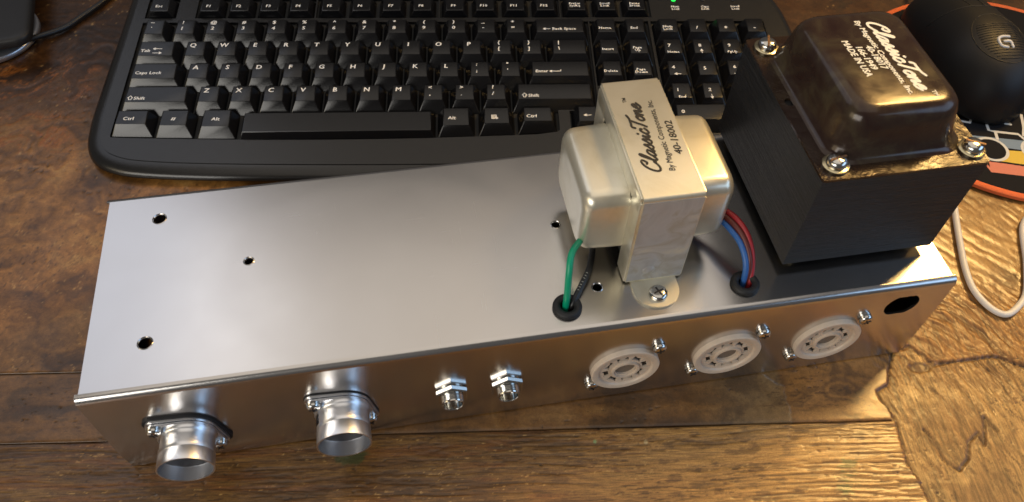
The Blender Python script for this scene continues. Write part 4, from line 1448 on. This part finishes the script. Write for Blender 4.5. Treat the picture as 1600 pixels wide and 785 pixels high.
# ------------------------------------------------------------------ mouse
MS = empty("computer_mouse", (532.0, 71.0, 3.4), (0, 0, math.radians(3)))
tag(MS, "black computer mouse with a grey logo resting on the round pad", "mouse")
b = bmesh.new()
rings = []
ML = 60.0
for i in range(29):
    t = -1 + 2 * i / 28
    y = ML * math.sin(t * math.pi / 2)
    u = y / ML
    hw = 32.5 * (1 - .13 * max(-.4, u)) * (max(0, 1 - abs(u) ** 2.8)) ** .5 * (1 - .10 * math.exp(-((u - .1) / .35) ** 2)) + .2
    hh = (40 - 9 * max(0, u + .25) ** 1.2 - 2 * (u + .25) ** 2) * (max(0, 1 - abs(u) ** 3.0)) ** .42 + .3
    ring = []
    n = 40
    for k in range(n):
        a = 2 * math.pi * k / n
        ca, sa = math.cos(a), math.sin(a)
        e = .78
        x = hw * math.copysign(abs(ca) ** e, ca)
        z = hh * math.copysign(abs(sa) ** .8, sa) if sa >= 0 else -2.6 * abs(sa) ** .5
        if sa >= 0: x *= 1 - .16 * (z / max(hh, 1)) ** 2
        ring.append((x, y, max(z + 2.6, 0)))
    rings.append(ring)
loft(b, rings)
obj("shell", b, M['mouse'], MS, 60)


def mouse_z(x, y):
    u = y / ML
    hw = 32.5 * (1 - .13 * max(-.4, u)) * (max(0, 1 - abs(u) ** 2.8)) ** .5 * (1 - .10 * math.exp(-((u - .1) / .35) ** 2)) + .2
    hh = (40 - 9 * max(0, u + .25) ** 1.2 - 2 * (u + .25) ** 2) * (max(0, 1 - abs(u) ** 3.0)) ** .42 + .3
    lo, hi = 0.0, math.pi / 2
    for _ in range(40):
        a = (lo + hi) / 2
        z = hh * abs(math.sin(a)) ** .8
        xx = hw * abs(math.cos(a)) ** .78 * (1 - .16 * (z / hh) ** 2)
        if xx > abs(x): lo = a
        else: hi = a
    return hh * abs(math.sin(lo)) ** .8 + 2.6


def on_mouse(pts, r, mat, name, lift=.1, flat=True):
    b = bmesh.new()
    P = [Vector((p.x, p.y, mouse_z(p.x, p.y) + lift)) for p in catmull([(x, y, 0) for x, y in pts], 6)]
    tube(b, P, r, 8, 1, False)
    return b


# palm panel: outline groove and fine ridges
pal = [(16.5 * math.cos(a), -23 + 20 * math.sin(a)) for a in np.linspace(0, 2 * math.pi, 25)]
obj("palm_outline", on_mouse(pal, .22, None, '', -.08), M['mouse_gloss'], MS, 60)
b = bmesh.new()
for k in range(15):
    y = -40 + k * 1.9
    hwid = 15.5 * math.sqrt(max(0, 1 - ((y + 23) / 19.5) ** 2)) - 1.5
    b2 = on_mouse([(-hwid, y), (-hwid / 2, y - .3), (0, y - .4), (hwid / 2, y - .3), (hwid, y)], .2, None, '', .0)
    join(b, b2)
obj("palm_ridges", b, M['mouse_gloss'], MS, 60)
b = bmesh.new()
for line in ([(5.6, 4.6), (-.6, 4.8), (-4.2, 3.0), (-4.8, -.6), (-3.6, -3.8), (.6, -5.0)], [(-.2, 0.2), (4.8, 0.0), (5.4, -4.9)]):
    P = [(.72 * x - 1.0, .8 * y - 29.0) for x, y in line]
    join(b, on_mouse(P, 1.05, None, '', -.45))
obj("emblem", b, M['logo'], MS, 60)
# button splits and wheel
for ln in ([(-4.5, 8), (-5.0, 25), (-5.5, 45), (-5.5, 60)], [(4.5, 8), (5.0, 25), (5.5, 45), (5.5, 60)], [(-25, 12), (-12, 9), (0, 8), (12, 9), (25, 12)]):
    obj("button_gap", on_mouse(ln, .5, None, '', -.15), M['well'], MS, 60)
b = bmesh.new()
lathe(b, [(9.5, -3.4), (10.6, -2.6), (10.8, 0), (10.6, 2.6), (9.5, 3.4)], 36, T(0, 36, 25.5) @ Matrix.Rotation(math.pi / 2, 4, 'Y'))
obj("scroll_wheel", b, M['rubber'], MS, 40)
b = bmesh.new()
tube(b, [(0, 60, 9), (1, 75, 5), (6, 100, 3.2), (22, 140, 3.0), (60, 190, 2.6)], 1.7, 10, 8)
obj("mouse_cable", b, M['cable_black'], MS, 60)

# ------------------------------------------------------------------ white cable loop on the desk
b = bmesh.new()
tube(b, [(505, 20, 2), (500.5, -2, 1.9), (490, -34, 1.9), (482.8, -57.8, 1.9), (477.3, -78.7, 1.9), (472.9, -98.5, 1.9), (472.3, -112.4, 1.9), (476.5, -123.3, 1.9), (483.4, -127.4, 1.9),
         (492.8, -121.8, 1.9), (500.5, -113, 1.9), (509, -94, 1.9), (520, -66, 1.9), (540, -57, 2.0), (580, -62, 2.0), (660, -80, 2.0)], 1.75, 12, 10)
wc = obj("white_cable", b, M['cable_white'], None, 60)
tag(wc, "thin white cable lying in a loop on the desk beside the chassis", "cable")

# ------------------------------------------------------------------ stand foot and black cable, far left
ST = empty("device_stand", (-71.5, 82.5, 0.2), (0, 0, math.radians(15)))
tag(ST, "black rounded stand foot with a silver rim at the far left", "stand")
b = bmesh.new()
rings = []
for ins, z in ((3.0, 12.0), (.4, 12.6), (0, 13.6), (0, 17.2), (.6, 18.2), (2.0, 18.8), (4.0, 19.0)):
    rings.append(rrect(-120 + ins, -ins, ins, 130 - ins, 9, z, 8))
loft(b, rings)
obj("stand_body", b, M['stand_top'], ST, 50)
b = bmesh.new()
rings = []
for ins, z in ((.8, 0.1), (0, .8), (0, 3.4), (1.0, 4.4), (5.0, 4.8)):
    rings.append(circle(31.5 - ins, z, 72, -32.8, 34.2))
loft(b, rings)
obj("stand_rim", b, M['stand_rim'], ST, 50)
b = bmesh.new()
loft(b, [rrect(-50, -14, 24, 58, 12, 4.6, 8), rrect(-50, -14, 24, 58, 12, 12.2, 8)])
obj("stand_neck", b, M['stand_top'], ST, 50)
b = bmesh.new()
tube(b, [(-160, 84, 2.2), (-120, 87, 4.5), (-101, 91.5, 5.2), (-89.6, 95.0, 5.0), (-78.9, 101.5, 4.2), (-65.3, 113.5, 2.4), (-56.6, 127.5, 2.2), (-47, 143.9, 2.2), (-36, 172, 2.2)], 1.9, 12, 8)
bc = obj("black_cable", b, M['cable_black'], None, 60)
tag(bc, "black cable curving over the desk between stand and keyboard", "cable")
